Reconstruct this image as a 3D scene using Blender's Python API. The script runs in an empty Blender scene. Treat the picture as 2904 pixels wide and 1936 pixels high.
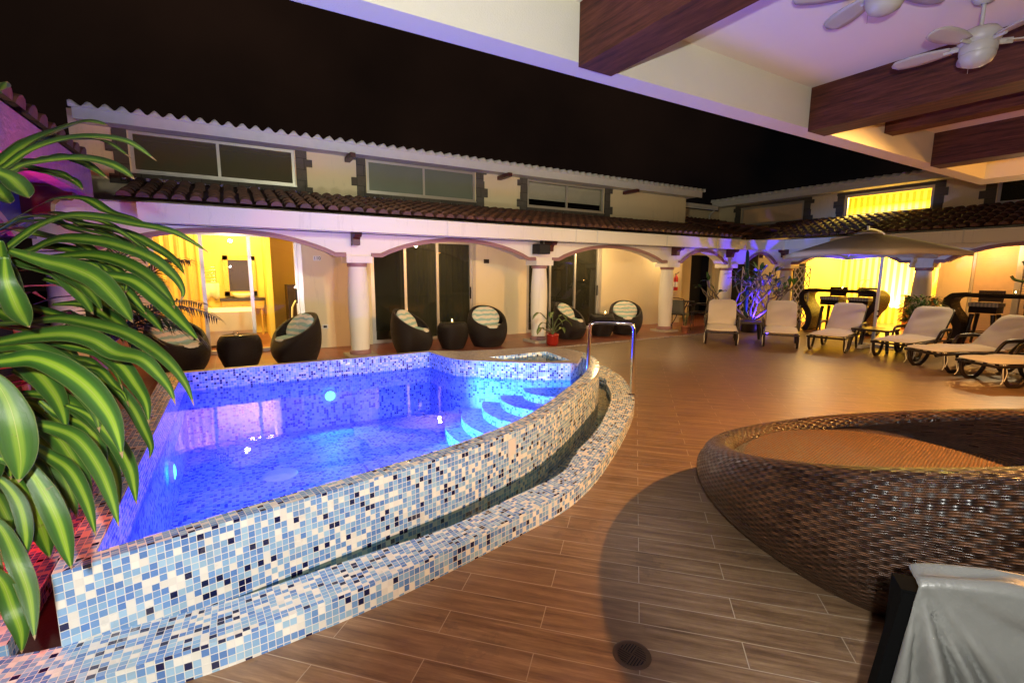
import bpy, bmesh, math, random
from mathutils import Vector, Matrix
R = math.radians; PI = math.pi; sin, cos = math.sin, math.cos
random.seed(7)
SC = bpy.context.scene
COL = SC.collection
# ------------------------------------------------------------------ camera
CAM_H = 1.45; YAW, PIT, ROL = R(30.46458), R(8.39204), R(-.30255); FPX = 1335.67
_f = Vector((sin(YAW)*cos(PIT), cos(YAW)*cos(PIT), -sin(PIT))); _r = Vector((cos(YAW), -sin(YAW), 0)); _d = _f.cross(_r)
_r2 = _r*cos(ROL)+_d*sin(ROL); _d2 = -_r*sin(ROL)+_d*cos(ROL)
cd = bpy.data.cameras.new('camera'); cam = bpy.data.objects.new('camera', cd); COL.objects.link(cam)
cd.sensor_width = 36; cd.lens = FPX/2904*36; cd.clip_start = .05; cd.clip_end = 500
m = Matrix((( _r2.x, -_d2.x, -_f.x, 0), (_r2.y, -_d2.y, -_f.y, 0), (_r2.z, -_d2.z, -_f.z, CAM_H), (0, 0, 0, 1)))
cam.matrix_world = m; SC.camera = cam
# surveying helpers: where a sight line meets a height or a wall plane
def _ray(x, y): return _r2*((x-1452)/FPX)+_d2*((y-968)/FPX)+_f
def onz(x, y, z=0.):
    d = _ray(x, y); t = (z-CAM_H)/d.z; return Vector((d.x*t, d.y*t, z))
def ony(x, y, Y):
    d = _ray(x, y); t = Y/d.y; return Vector((d.x*t, Y, CAM_H+d.z*t))
def atd(x, y, dist):
    d = _ray(x, y); t = dist/(d.x*sin(YAW)+d.y*cos(YAW)); return Vector((d.x*t, d.y*t, CAM_H+d.z*t))
# ------------------------------------------------------------------ world, exposure
W = bpy.data.worlds.new('World'); SC.world = W; W.use_nodes = True
bg = W.node_tree.nodes['Background']; bg.inputs[0].default_value = (.0055, .0036, .0030, 1); bg.inputs[1].default_value = 1
SC.view_settings.view_transform = 'Standard'; SC.view_settings.look = 'None'; SC.view_settings.exposure = 0; SC.view_settings.gamma = 1
cy = SC.cycles; cy.use_denoising = True; cy.max_bounces = 7; cy.transparent_max_bounces = 12; cy.sample_clamp_indirect = 4; cy.sample_clamp_direct = 0
cy.caustics_reflective = False; cy.caustics_refractive = False; cy.use_light_tree = True
_t = W.node_tree; _n = _t.nodes.new('ShaderNodeTexNoise'); _n.inputs['Scale'].default_value = 1.7; _n.inputs['Detail'].default_value = 5
_c = _t.nodes.new('ShaderNodeTexCoord'); _t.links.new(_c.outputs['Generated'], _n.inputs['Vector'])
_rp = _t.nodes.new('ShaderNodeValToRGB'); _rp.color_ramp.elements[0].position = .38; _rp.color_ramp.elements[0].color = (.0012, .0011, .0012, 1); _rp.color_ramp.elements[1].position = .72; _rp.color_ramp.elements[1].color = (.013, .0065, .0042, 1)
_t.links.new(_n.outputs[0], _rp.inputs[0]); _t.links.new(_rp.outputs[0], bg.inputs[0])
# ------------------------------------------------------------------ lights
def lamp(kind, name, loc, power, col, size=.05, target=None, cone=60, blend=.5, parent=None, sy=None):
    ld = bpy.data.lights.new(name, kind); ld.energy = power; ld.color = col
    if kind == 'POINT': ld.shadow_soft_size = size
    if kind == 'SPOT': ld.shadow_soft_size = size; ld.spot_size = R(cone); ld.spot_blend = blend
    if kind == 'AREA':
        ld.size = size
        if sy: ld.shape = 'RECTANGLE'; ld.size_y = sy
    o = bpy.data.objects.new(name, ld); COL.objects.link(o); o.location = loc
    if target is not None:
        o.rotation_euler = (Vector(target)-Vector(loc)).to_track_quat('-Z', 'Y').to_euler()
    return o
WHITE = (1, .95, .88); WARM = (1, .68, .30); YEL = (1, .66, .12); ORANGE = (1, .42, .08); BLUE = (.07, .10, 1); CYAN = (.05, .45, 1)
lamp('SPOT', 'camera_flash', (-.065, -.110, 1.570), 290, (1, .985, .92), .016, (.55, .80, 1.56), 168, .12)
lamp('POINT', 'pavilion_fill', (2.3, -.9, 2.3), 15, (1, .86, .66), .2)  # added fill for the cover and the near deck, no fixture here
lamp('SPOT', 'pool_edge_light', (1.7, 2.75, .95), 310, (1, .86, .70), .04, (2.8, 8.6, 1.65), 112, .7)
lamp('SPOT', 'pool_edge_light', (5.6, 4.4, 1.0), 80, (1, .80, .52), .04, (9.2, 9.0, 1.7), 112, .7)
lamp('SPOT', 'canopy_fill_light', (2.0, 2.9, 2.85), 400, (.97, 1, .68), .1, (4.4, 9.4, 3.3), 110, .8)  # added fill to brighten the upper cream walls, no fixture there
lamp('SPOT', 'canopy_fill_light', (7.0, 2.0, 2.45), 45, (1, .80, .55), .08, (9.6, 4.2, .1), 62, .7)  # another added fill, whitens the loungers
lamp('SPOT', 'eave_light', (12.05, 2.6, 2.2), 150, (1, .74, .38), .06, (9.6, 3.2, .2), 140, .5)
lamp('SPOT', 'eave_light', (12.0, 6.0, 2.2), 90, (1, .74, .40), .06, (9.4, 5.4, .2), 130, .5)
lamp('POINT', 'porch_lamp', (.0, 8.9, 1.98), 16, (1, .78, .46), .04)
lamp('POINT', 'porch_lamp', (3.5, 8.9, 2.0), 25, WARM, .04)
lamp('POINT', 'porch_lamp', (7.6, 8.8, 2.0), 54, WARM, .04)
lamp('POINT', 'porch_lamp', (10.4, 9.0, 2.0), 26, WARM, .05)
lamp('POINT', 'porch_lamp', (13.3, 3.6, 2.0), 80, (1, .50, .13), .08)
lamp('POINT', 'porch_lamp', (13.3, 7.6, 2.05), 24, (1, .60, .20), .08)
lamp('SPOT', 'pavilion_spot_light', (4.95, .55, 2.58), 1050, (1, .46, .11), .05, (4.7, 1.9, 0), 140, .45)
lamp('POINT', 'pavilion_glow_lamp', (7.4, .6, 2.3), 75, (1, .42, .08), .12)
lamp('AREA', 'bar_light', (15.3, 6.4, 3.5), 850, (1, .72, .13), 1.2, (15.2, 6.4, 0), sy=2.0)
lamp('AREA', 'bar_counter_light', (15.9, 6.2, 1.02), 150, (1, .74, .2), .2, (16.5, 6.2, 1.8), sy=2.0)
lamp('AREA', 'room_light', (-.2, 10.2, 2.86), 150, (1, .72, .20), .6, (-.2, 10.6, 0))
lamp('AREA', 'room_light', (.3, 11.9, 2.86), 70, (1, .74, .22), .5, (.3, 11.9, 0))
lamp('POINT', 'loft_light', (.9, 9.95, 3.35), 7, (1, .6, .2), .05)
lamp('SPOT', 'pool_lamp_and_fill', (.90, 5.72, -.02), 30, CYAN, .03, (.9, 4.5, -.2), 150, .3)
lamp('SPOT', 'pool_lamp_and_fill', (-.40, 4.1, -.02), 3200, (.12, .62, 1), .03, (3.1, 4.5, .06), 27, .5)
lamp('SPOT', 'pool_lamp_and_fill', (.35, 2.46, .0), 190, (.05, .06, 1), .03, (.6, 5.0, -.6), 110, .4)  # this and the next two: hidden spots added to turn the back wall blue
lamp('SPOT', 'pool_lamp_and_fill', (1.50, 2.86, .0), 190, (.06, .08, 1), .03, (1.5, 5.0, -.6), 110, .4)
lamp('SPOT', 'pool_lamp_and_fill', (2.62, 3.60, .03), 80, (.07, .09, 1), .03, (2.4, 5.2, -.4), 110, .4)
lamp('AREA', 'pool_lamp_and_fill', (.40, 4.1, .16), 190, (.055, .06, 1), 1.7, (.40, 4.1, -1), sy=3.1)  # added fill panel under the surface for an even underwater glow
lamp('AREA', 'pool_lamp_and_fill', (1.9, 4.25, .16), 50, (.09, .08, 1), 1.3, (1.9, 4.25, -1), sy=1.3)  # second added fill panel, towards the steps
lamp('SPOT', 'tree_blue_light', (11.0, 6.78, .22), 900, (.05, .02, 1), .03, (11.0, 7.12, .95), 96, .6)
lamp('SPOT', 'umbrella_blue_light', (11.2, 5.6, .5), 620, (.08, .04, 1), .03, (10.4, 4.6, 1.9), 34, .4)
lamp('SPOT', 'planter_red_light', (-1.5, 1.9, .15), 240, (1, .012, .03), .05, (-1.2, 4.6, 1.6), 100, .6)
lamp('SPOT', 'planter_red_light', (-.95, 2.35, .9), 110, (1, .02, .03), .05, (-1.7, 3.0, .5), 120, .6)
lamp('SPOT', 'planter_red_light', (-.9, 2.6, .75), 14, (1, .03, .05), .05, (-.75, 2.0, .0), 110, .6)
lamp('SPOT', 'planter_pink_light', (-.70, 3.2, 1.0), 110, (1, .05, .16), .05, (-1.0, 3.9, 2.2), 56, .4)
lamp('AREA', 'ceiling_bounce_fill', (3.0, 3.0, .9), 5, (1, .72, .85), .8, (3.0, 1.0, 2.9))  # added upward fill in place of pool light bouncing to the ceiling
# ------------------------------------------------------------------ node helpers
class NT:
    def __init__(s, name):
        s.m = bpy.data.materials.new(name); s.m.use_nodes = True; s.t = s.m.node_tree; s.t.nodes.clear()
        s.out = s.t.nodes.new('ShaderNodeOutputMaterial')
    def n(s, typ, **kw):
        nd = s.t.nodes.new('ShaderNode'+typ)
        for k, v in kw.items():
            if k.startswith('i_'):
                nd.inputs[k[2:].replace('_', ' ')].default_value = v
            else: setattr(nd, k, v)
        return nd
    def l(s, a, b): s.t.links.new(a, b)
    def math(s, op, a, b=None, c=None):
        nd = s.n('Math', operation=op)
        for i, v in enumerate((a, b, c)):
            if v is None: continue
            if isinstance(v, (int, float)): nd.inputs[i].default_value = v
            else: s.l(v, nd.inputs[i])
        return nd.outputs[0]
    def mix(s, fac, a, b, blend='MIX'):
        nd = s.n('Mix', data_type='RGBA', blend_type=blend)
        for sock, v in ((nd.inputs[0], fac), (nd.inputs[6], a), (nd.inputs[7], b)):
            if isinstance(v, (int, float)): sock.default_value = v
            elif isinstance(v, tuple): sock.default_value = (*v[:3], 1)
            else: s.l(v, sock)
        return nd.outputs[2]
    def ramp(s, fac, stops, interp='LINEAR'):
        nd = s.n('ValToRGB'); cr = nd.color_ramp; cr.interpolation = interp
        while len(cr.elements) > 1: cr.elements.remove(cr.elements[0])
        cr.elements[0].position = stops[0][0]; cr.elements[0].color = (*stops[0][1], 1)
        for p, c in stops[1:]:
            e = cr.elements.new(p); e.color = (*c, 1)
        s.l(fac, nd.inputs[0]); return nd.outputs[0]
    def coord(s, kind='Object'): return s.n('TexCoord').outputs[kind]
    def mapping(s, v, scale=(1, 1, 1), rot=(0, 0, 0), loc=(0, 0, 0)):
        nd = s.n('Mapping'); nd.inputs['Scale'].default_value = scale; nd.inputs['Rotation'].default_value = rot; nd.inputs['Location'].default_value = loc
        s.l(v, nd.inputs[0]); return nd.outputs[0]
    def noise(s, v, scale, detail=4, rough=.55):
        nd = s.n('TexNoise'); nd.inputs['Scale'].default_value = scale; nd.inputs['Detail'].default_value = detail; nd.inputs['Roughness'].default_value = rough
        s.l(v, nd.inputs['Vector']); return nd.outputs[0]
    def bump(s, h, strength=.3, dist=.01):
        nd = s.n('Bump'); nd.inputs['Strength'].default_value = strength; nd.inputs['Distance'].default_value = dist; s.l(h, nd.inputs['Height']); return nd.outputs[0]
    def bsdf(s, col, rough=.5, metal=0, nrm=None, spec=.5, coat=0, emis=None, es=0, trans=0):
        nd = s.n('BsdfPrincipled')
        for k, v in (('Base Color', col), ('Roughness', rough), ('Metallic', metal), ('Specular IOR Level', spec), ('Coat Weight', coat), ('Transmission Weight', trans)):
            if isinstance(v, (int, float)): nd.inputs[k].default_value = v
            elif isinstance(v, tuple): nd.inputs[k].default_value = (*v[:3], 1)
            else: s.l(v, nd.inputs[k])
        if nrm is not None: s.l(nrm, nd.inputs['Normal'])
        if emis is not None:
            if isinstance(emis, tuple): nd.inputs['Emission Color'].default_value = (*emis, 1)
            else: s.l(emis, nd.inputs['Emission Color'])
            nd.inputs['Emission Strength'].default_value = es
        s.l(nd.outputs[0], s.out.inputs[0]); return nd
def plain(name, col, rough=.5, metal=0, spec=.5, emis=None, es=0, coat=0, var=.12, scale=9, bump=.0, bscale=60, bd=.004):
    t = NT(name); o = t.coord()
    n1 = t.noise(o, scale, 5)
    c = t.mix(t.math('MULTIPLY', n1, 1.0), tuple(max(0, x*(1-var)) for x in col), tuple(min(1, x*(1+var)) for x in col))
    nr = t.bump(t.noise(o, bscale, 3), bump, bd) if bump else None
    rr = t.math('MULTIPLY_ADD', n1, .16, rough-.08)
    t.bsdf(c, rr, metal, nr, spec, coat, emis, es); return t.m
M = {}
M['plaster'] = plain('cream_plaster', (.74, .62, .40), .8, var=.13, scale=1.6, bump=.25, bscale=90)
M['white'] = plain('white_plaster', (.78, .73, .64), .75, var=.06, scale=3, bump=.15, bscale=70)
M['beamwhite'] = plain('textured_white_paint', (.72, .70, .55), .8, var=.05, scale=3, bump=.5, bscale=130)
M['roughpink'] = plain('rough_mauve_plaster', (.34, .17, .17), .9, var=.3, scale=14, bump=.8, bscale=40, bd=.01)
M['mauve'] = plain('mauve_paint', (.30, .155, .15), .6, var=.15, scale=8)
M['maroon'] = plain('maroon_paint', (.075, .016, .014), .45, var=.25, scale=10)
M['alu'] = plain('aluminium', (.55, .52, .47), .38, .6, var=.06)
M['chrome'] = plain('chrome', (.82, .82, .84), .07, 1, var=.02)
M['black'] = plain('black_plastic', (.008, .008, .008), .55, spec=.25)
M['shadeblack'] = plain('flank_shade_black', (.0015, .0015, .0015), .9, spec=.05)  # pure black puts the shade of the chair flank into the colour
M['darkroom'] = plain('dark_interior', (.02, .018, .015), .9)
M['gutter'] = plain('grey_white_paint', (.62, .60, .56), .6, var=.1)
M['terraroof'] = None
def weathered(name, col, rough=.8):
    t = NT(name); o = t.coord(); sp = t.n('SeparateXYZ'); t.l(o, sp.inputs[0])
    a = t.noise(o, 1.4, 6, .65); b = t.noise(t.mapping(o, (5, 5, .7)), 1.6, 5, .7); c0 = t.noise(o, 85, 3)
    c = t.mix(t.math('MULTIPLY', t.math('GREATER_THAN', b, .60), .16), tuple(col), tuple(x*.55 for x in col)); c = t.mix(t.math('MULTIPLY', a, .28), c, tuple(x*.72 for x in col))
    t.bsdf(c, rough, nrm=t.bump(t.math('ADD', c0, t.math('MULTIPLY', a, 2)), .35, .006)); return t.m
M['plaster'] = weathered('weathered_cream_plaster', (.76, .64, .41))
M['white'] = weathered('weathered_white_plaster', (.80, .75, .65), .75)
def stone():
    t = NT('volcanic_stone'); o = t.coord(); n1 = t.noise(o, 14, 8, .7)
    br = t.n('TexBrick', offset=.5); t.l(t.mapping(o, (1, 1, 1), (R(90), 0, 0)), br.inputs['Vector'])
    br.inputs['Scale'].default_value = 1; br.inputs['Brick Width'].default_value = .26; br.inputs['Row Height'].default_value = .19; br.inputs['Mortar Size'].default_value = .006
    br.inputs['Color1'].default_value = (.10, .082, .066, 1); br.inputs['Color2'].default_value = (.145, .125, .10, 1); br.inputs['Mortar'].default_value = (.04, .035, .03, 1)
    c = t.mix(t.math('MULTIPLY', n1, .8), br.outputs[0], (.05, .045, .04)); t.bsdf(c, .9, nrm=t.bump(n1, .8, .02)); return t.m
M['stone'] = stone()
def mosaic(name, cols, grout=(.72, .73, .70), size=.0265, rough=.12, wob=1):
    """small glass tiles laid on a grid: every tile takes one of a few colours at random"""
    t = NT(name); uv = t.n('TexCoord').outputs['UV']
    sc = t.n('VectorMath', operation='SCALE'); t.l(uv, sc.inputs[0]); sc.inputs['Scale'].default_value = 1/size
    fl = t.n('VectorMath', operation='FLOOR'); t.l(sc.outputs[0], fl.inputs[0])
    fr = t.n('VectorMath', operation='FRACTION'); t.l(sc.outputs[0], fr.inputs[0])
    wn = t.n('TexWhiteNoise', noise_dimensions='2D'); t.l(fl.outputs[0], wn.inputs['Vector'])
    c = t.ramp(wn.outputs['Value'], cols, 'CONSTANT')
    wn2 = t.n('TexWhiteNoise', noise_dimensions='2D'); ad = t.n('VectorMath', operation='ADD'); t.l(fl.outputs[0], ad.inputs[0]); ad.inputs[1].default_value = (31.7, 12.3, 0); t.l(ad.outputs[0], wn2.inputs['Vector'])
    c = t.mix(.18, c, t.mix(wn2.outputs['Value'], (.2, .2, .2), (1, 1, 1)), 'MULTIPLY')
    sx = t.n('SeparateXYZ'); t.l(fr.outputs[0], sx.inputs[0])
    def edge(v): return t.math('SUBTRACT', .5, t.math('ABSOLUTE', t.math('SUBTRACT', v, .5)))
    e = t.math('MINIMUM', edge(sx.outputs[0]), edge(sx.outputs[1]))
    g = t.math('LESS_THAN', e, .055)
    hgt = t.math('MINIMUM', e, .12)
    dirt = t.noise(t.coord(), 5, 4)
    c = t.mix(t.math('MULTIPLY', t.math('GREATER_THAN', dirt, .62), .12), c, (.35, .33, .28))
    c2 = t.mix(g, c, grout)
    # each tile is set at a slightly different tilt, so highlights break up
    hh = t.math('ADD', hgt, t.math('MULTIPLY', t.math('MULTIPLY', sx.outputs[0], t.math('SUBTRACT', wn2.outputs['Value'], .5)), .10*wob))
    t.bsdf(c2, t.math('MULTIPLY_ADD', g, .6, rough), nrm=t.bump(hh, .5, size*.35), spec=.55); return t.m
NAVY = (.008, .013, .07)
BL = [(0, (.26, .48, .76)), (.20, (.17, .35, .70)), (.42, (.36, .59, .80)), (.58, (.11, .25, .60)), (.69, (.84, .86, .80)), (.915, NAVY)]
M['mosaic'] = mosaic('blue_glass_mosaic', BL)
M['mosaic_pool'] = mosaic('pool_interior_mosaic', [(0, (.42, .52, .70)), (.30, (.28, .40, .66)), (.58, (.5, .56, .72)), (.76, (.03, .04, .14)), (.90, (.10, .12, .36))], (.5, .52, .6), rough=.5)
M['mosaic_bluelit'] = mosaic('blue_lit_mosaic', [(0, (.16, .30, .70)), (.22, (.26, .40, .72)), (.45, (.12, .22, .62)), (.62, (.46, .50, .78)), (.80, (.015, .02, .10)), (.93, (.10, .14, .40))], (.42, .46, .66), size=.026)  # tiles made bluer, the pool glow is put into their colour
M['mosaic_pink'] = mosaic('granite_grey_mosaic', [(0, (.30, .24, .21)), (.35, (.24, .20, .19)), (.6, (.36, .31, .27)), (.86, (.10, .09, .12))], (.42, .37, .32), .02, .3)
def planks():
    t = NT('wood_look_floor_tiles'); o = t.coord()
    v = t.mapping(o, (1, 1, 1), (0, 0, R(45)), (.30-.79*6+.02, .005, 0))
    br = t.n('TexBrick', offset=.5); t.l(v, br.inputs['Vector']); br.inputs['Scale'].default_value = 1
    br.inputs['Brick Width'].default_value = .79; br.inputs['Row Height'].default_value = .133; br.inputs['Mortar Size'].default_value = .0021; br.inputs['Mortar Smooth'].default_value = .1
    br.inputs['Color1'].default_value = (0, 0, 0, 1); br.inputs['Color2'].default_value = (1, 1, 1, 1); br.inputs['Mortar'].default_value = (.5, .5, .5, 1)
    g = t.mapping(v, (1.1, 14, 1)); wofs = t.n('VectorMath', operation='ADD'); t.l(g, wofs.inputs[0]); t.l(br.outputs[0], wofs.inputs[1])
    grain = t.noise(wofs.outputs[0], 2.3, 9, .72); fine = t.noise(t.mapping(v, (3, 70, 1)), 2, 4, .6); blot = t.noise(o, 1.3, 4)
    c = t.ramp(grain, [(.30, (.050, .026, .011)), (.43, (.155, .090, .042)), (.54, (.25, .155, .078)), (.68, (.41, .28, .155))])
    c = t.mix(t.math('MULTIPLY', fine, .35), c, (.09, .045, .028)); c = t.mix(t.math('MULTIPLY', br.outputs[0], .30), c, (.25, .15, .095))
    c = t.mix(t.math('MULTIPLY', blot, .30), c, (.10, .062, .040))
    c = t.mix(t.math('MULTIPLY', t.math('GREATER_THAN', t.noise(o, 2.1, 6, .7), .60), .22), c, (.06, .045, .035)); c = t.mix(t.math('MULTIPLY', br.outputs[1], t.math('MULTIPLY_ADD', blot, .8, .35)), c, (.40, .33, .24))
    rg = t.math('MULTIPLY_ADD', grain, .34, .26)
    h = t.math('SUBTRACT', t.math('MULTIPLY', grain, .3), br.outputs[1])
    t.bsdf(c, rg, nrm=t.bump(h, .35, .003), spec=.5); return t.m
M['deck'] = planks()
def terracotta():
    t = NT('terracotta_floor_tiles'); o = t.coord(); br = t.n('TexBrick', offset=0); t.l(o, br.inputs['Vector']); br.inputs['Scale'].default_value = 1
    br.inputs['Brick Width'].default_value = .33; br.inputs['Row Height'].default_value = .33; br.inputs['Mortar Size'].default_value = .006
    br.inputs['Color1'].default_value = (.20, .052, .030, 1); br.inputs['Color2'].default_value = (.33, .10, .055, 1); br.inputs['Mortar'].default_value = (.30, .20, .14, 1)
    n1 = t.noise(o, 6, 6); c = t.mix(t.math('MULTIPLY', n1, .5), br.outputs[0], (.13, .045, .03)); t.bsdf(c, .32, nrm=t.bump(br.outputs[1], -.4, .004)); return t.m
M['terracotta'] = terracotta()
def roof_tile():
    t = NT('clay_roof_tile'); o = t.coord(); n1 = t.noise(o, 4.5, 2); n2 = t.noise(o, 30, 6, .7)
    c = t.ramp(n1, [(.3, (.045, .017, .013)), (.5, (.12, .038, .022)), (.7, (.18, .065, .035))]); c = t.mix(t.math('MULTIPLY', n2, .7), c, (.035, .025, .02))
    t.bsdf(c, .62, nrm=t.bump(n2, .5, .01)); return t.m
M['terraroof'] = roof_tile()
def wood():
    t = NT('dark_stained_wood'); o = t.coord(); v = t.mapping(o, (9, 1.1, 16)); n1 = t.noise(v, 3, 9, .7)
    c = t.ramp(n1, [(.3, (.022, .006, .004)), (.5, (.080, .022, .012)), (.72, (.15, .048, .026))]); t.bsdf(c, .6, spec=.25, nrm=t.bump(n1, .3, .004)); return t.m
M['wood'] = wood()
def rattan(name, w=.030, h=.0105, c1=(.045, .018, .008), c2=(.15, .062, .024), rough=.33):
    """flat strands woven over and under round canes"""
    t = NT(name); uv = t.n('TexCoord').outputs['UV']; sp = t.n('SeparateXYZ'); t.l(uv, sp.inputs[0])
    wv = t.noise(t.coord(), 3.5, 3); u = t.math('ADD', t.math('DIVIDE', sp.outputs[0], w), t.math('MULTIPLY', wv, .5)); v = t.math('ADD', t.math('DIVIDE', sp.outputs[1], h), t.math('MULTIPLY', wv, 1.6))
    row = t.math('FLOOR', v); par = t.math('MODULO', t.math('ABSOLUTE', row), 2)
    uu = t.math('ADD', u, par)
    over = t.math('SINE', t.math('MULTIPLY', uu, PI))                    # strand rises over one cane, dips under the next
    prof = t.math('ABSOLUTE', t.math('SINE', t.math('MULTIPLY', t.math('FRACT', v), 2*PI)))   # two thin strands side by side
    hh = t.math('MULTIPLY', t.math('ADD', over, 1.25), t.math('POWER', prof, .5))
    wn = t.n('TexWhiteNoise', noise_dimensions='2D'); cb = t.n('CombineXYZ'); t.l(row, cb.inputs[1]); t.l(t.math('FLOOR', t.math('MULTIPLY', uu, .5)), cb.inputs[0]); t.l(cb.outputs[0], wn.inputs['Vector'])
    f = t.math('MULTIPLY', hh, .44)
    c = t.mix(wn.outputs['Value'], c1, c2); c = t.mix(f, (.004, .002, .0015), c)
    hj = t.math('ADD', hh, t.math('MULTIPLY', wn.outputs['Value'], .35))
    t.bsdf(c, t.math('MULTIPLY_ADD', wn.outputs['Value'], .25, rough-.06), nrm=t.bump(hj, .8, .0035), spec=.42); return t.m
M['rattan'] = rattan('dark_brown_rattan_weave', .036, .0165)
M['rattan_fine'] = rattan('black_brown_rattan_weave', .022, .009, (.010, .005, .004), (.030, .014, .009), .42)
M['rattan_seat'] = rattan('orange_lit_rattan_weave', .018, .009, (.15, .062, .020), (.34, .145, .042), .5)  # seat weave coloured orange to carry the lamp light
M['resin'] = plain('dark_brown_resin', (.022, .013, .010), .35, var=.2)
M['mattress'] = plain('cream_canvas', (.74, .66, .53), .85, var=.06, scale=6, bump=.2, bscale=200, bd=.002)
def stripes(name, a, b, n=14, plaid=False):
    t = NT(name); o = t.coord(); sp = t.n('SeparateXYZ'); t.l(o, sp.inputs[0]); w = t.noise(o, 7, 2)
    x = t.math('ADD', t.math('MULTIPLY', sp.outputs[2 if not plaid else 0], n*2.0 if not plaid else 34), t.math('MULTIPLY', w, 1.1 if not plaid else 0))
    s1 = t.math('GREATER_THAN', t.math('FRACT', x), .56)
    if plaid:
        s2 = t.math('GREATER_THAN', t.math('FRACT', t.math('MULTIPLY', sp.outputs[1], 17)), .5); s1 = t.math('MULTIPLY', t.math('ADD', t.math('GREATER_THAN', t.math('FRACT', t.math('MULTIPLY', sp.outputs[0], 17)), .5), s2), .5)
    c = t.mix(s1, a, b); t.bsdf(c, .9, nrm=t.bump(t.noise(o, 160, 2), .3, .002)); return t.m
M['stripe'] = stripes('teal_and_cream_striped_canvas', (.68, .62, .50), (.30, .46, .42), 6)
M['plaid'] = stripes('teal_plaid_cloth', (.55, .50, .42), (.04, .12, .13), plaid=True)
def leafmat(name, edge, mid, stripe, w=.17, rough=.43):
    t = NT(name); uv = t.n('TexCoord').outputs['UV']; sp = t.n('SeparateXYZ'); t.l(uv, sp.inputs[0])
    d = t.math('ABSOLUTE', t.math('SUBTRACT', sp.outputs[1], .5)); o = t.coord(); n1 = t.noise(t.mapping(uv, (2, 60, 1)), 1.5, 3)
    d2 = t.math('ADD', d, t.math('MULTIPLY', t.math('SUBTRACT', n1, .5), .10))
    c = t.ramp(d2, [(0, stripe), (w*.55, stripe), (w*1.1, mid), (w*2.0, edge), (.5, edge)])
    rd = t.n('ObjectInfo').outputs['Random']; blot = t.noise(t.mapping(o, (1, 1, 1)), 9, 3)
    c = t.mix(t.math('MULTIPLY', rd, .55), c, (edge[0]*2.2, edge[1]*1.5, edge[2]*1.2)); c = t.mix(t.math('MULTIPLY', t.math('GREATER_THAN', t.noise(o, 22, 4), .70), .5), c, (.12, .09, .03))
    marg = t.math('GREATER_THAN', d, .475); c = t.mix(t.math('MULTIPLY', marg, .5), c, (.16, .17, .05))
    rib = t.math('LESS_THAN', d, .012); c = t.mix(rib, c, (.26, .30, .07))
    tip = t.math('GREATER_THAN', t.math('ADD', sp.outputs[0], t.math('MULTIPLY', n1, .03)), .982); c = t.mix(tip, c, (.30, .19, .09))
    b = t.bsdf(c, rough, nrm=t.bump(t.math('ADD', t.noise(t.mapping(uv, (3, 45, 1)), 2, 2), t.math('MULTIPLY', rib, -1)), .25, .003), spec=.5)
    tr = t.n('BsdfTranslucent'); t.l(c, tr.inputs[0]); mx = t.n('MixShader'); mx.inputs[0].default_value = .18
    t.l(b.outputs[0], mx.inputs[1]); t.l(tr.outputs[0], mx.inputs[2]); t.l(mx.outputs[0], t.out.inputs[0]); return t.m
M['leaf'] = leafmat('variegated_leaf', (.019, .064, .008), (.042, .125, .011), (.22, .34, .020))
M['leaf_plain'] = leafmat('green_leaf', (.020, .075, .012), (.035, .13, .018), (.16, .30, .04), .08)
M['leaf_dark'] = plain('dark_green_leaf', (.018, .045, .014), .4, var=.4, scale=20)
M['leaf_bush'] = plain('bush_leaf', (.045, .12, .025), .4, var=.5, scale=14)
M['leaf_red'] = plain('dark_red_leaf', (.16, .010, .014), .4, var=.4, scale=20)
M['leaf_pale'] = leafmat('cream_spotted_leaf', (.06, .13, .03), (.18, .27, .08), (.42, .46, .20), .2)
M['stem'] = plain('green_stem', (.07, .10, .03), .5, var=.3, scale=30)
M['bark'] = plain('grey_bark', (.16, .13, .10), .7, var=.3, scale=30, bump=.4)
M['soil'] = plain('dark_soil', (.03, .02, .014), .95, var=.4, scale=30, bump=.8)
M['redpot'] = plain('glazed_red_pot', (.30, .022, .014), .22, var=.1)
M['clay'] = plain('clay_pot', (.34, .12, .06), .7, var=.15)
M['slab'] = plain('pale_stone_slab', (.42, .36, .28), .8, var=.2, scale=20, bump=.3)
M['red'] = plain('red_enamel', (.45, .010, .010), .3)
M['greencloth'] = plain('dark_green_canvas', (.010, .05, .035), .8)
M['umbrella'] = plain('beige_umbrella_canvas', (.54, .45, .32), .85, var=.06, bump=.2, bscale=150)
M['whitemetal'] = plain('white_painted_metal', (.70, .68, .64), .35, var=.04)
M['grille'] = plain('bronze_grille', (.10, .06, .035), .45, .5)
M['fanwhite'] = plain('aged_white_enamel', (.42, .40, .37), .4, var=.12)
M['ceil'] = plain('ceiling_paint', (.80, .76, .72), .85, var=.04, scale=1.5, bump=.15, bscale=60)
M['yellowwall'] = plain('yellow_painted_wall', (.80, .62, .16), .7, var=.04)
M['curtain'] = plain('sheer_curtain', (.80, .62, .25), .8, var=.1)
def sheer():
    t = NT('sheer_yellow_curtain'); a = t.n('BsdfDiffuse'); a.inputs[0].default_value = (.85, .62, .22, 1); b2 = t.n('BsdfTranslucent'); b2.inputs[0].default_value = (.85, .60, .20, 1); mx = t.n('MixShader'); mx.inputs[0].default_value = .6
    t.l(a.outputs[0], mx.inputs[1]); t.l(b2.outputs[0], mx.inputs[2]); t.l(mx.outputs[0], t.out.inputs[0]); return t.m
M['curtain'] = sheer()
M['darkcurtain'] = plain('olive_grey_curtain', (.12, .115, .085), .8, var=.15, scale=3)
M['sheet'] = plain('white_bed_linen', (.80, .76, .62), .8, var=.04)
M['cabinet'] = plain('dark_lacquer', (.035, .018, .012), .3)
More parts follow.
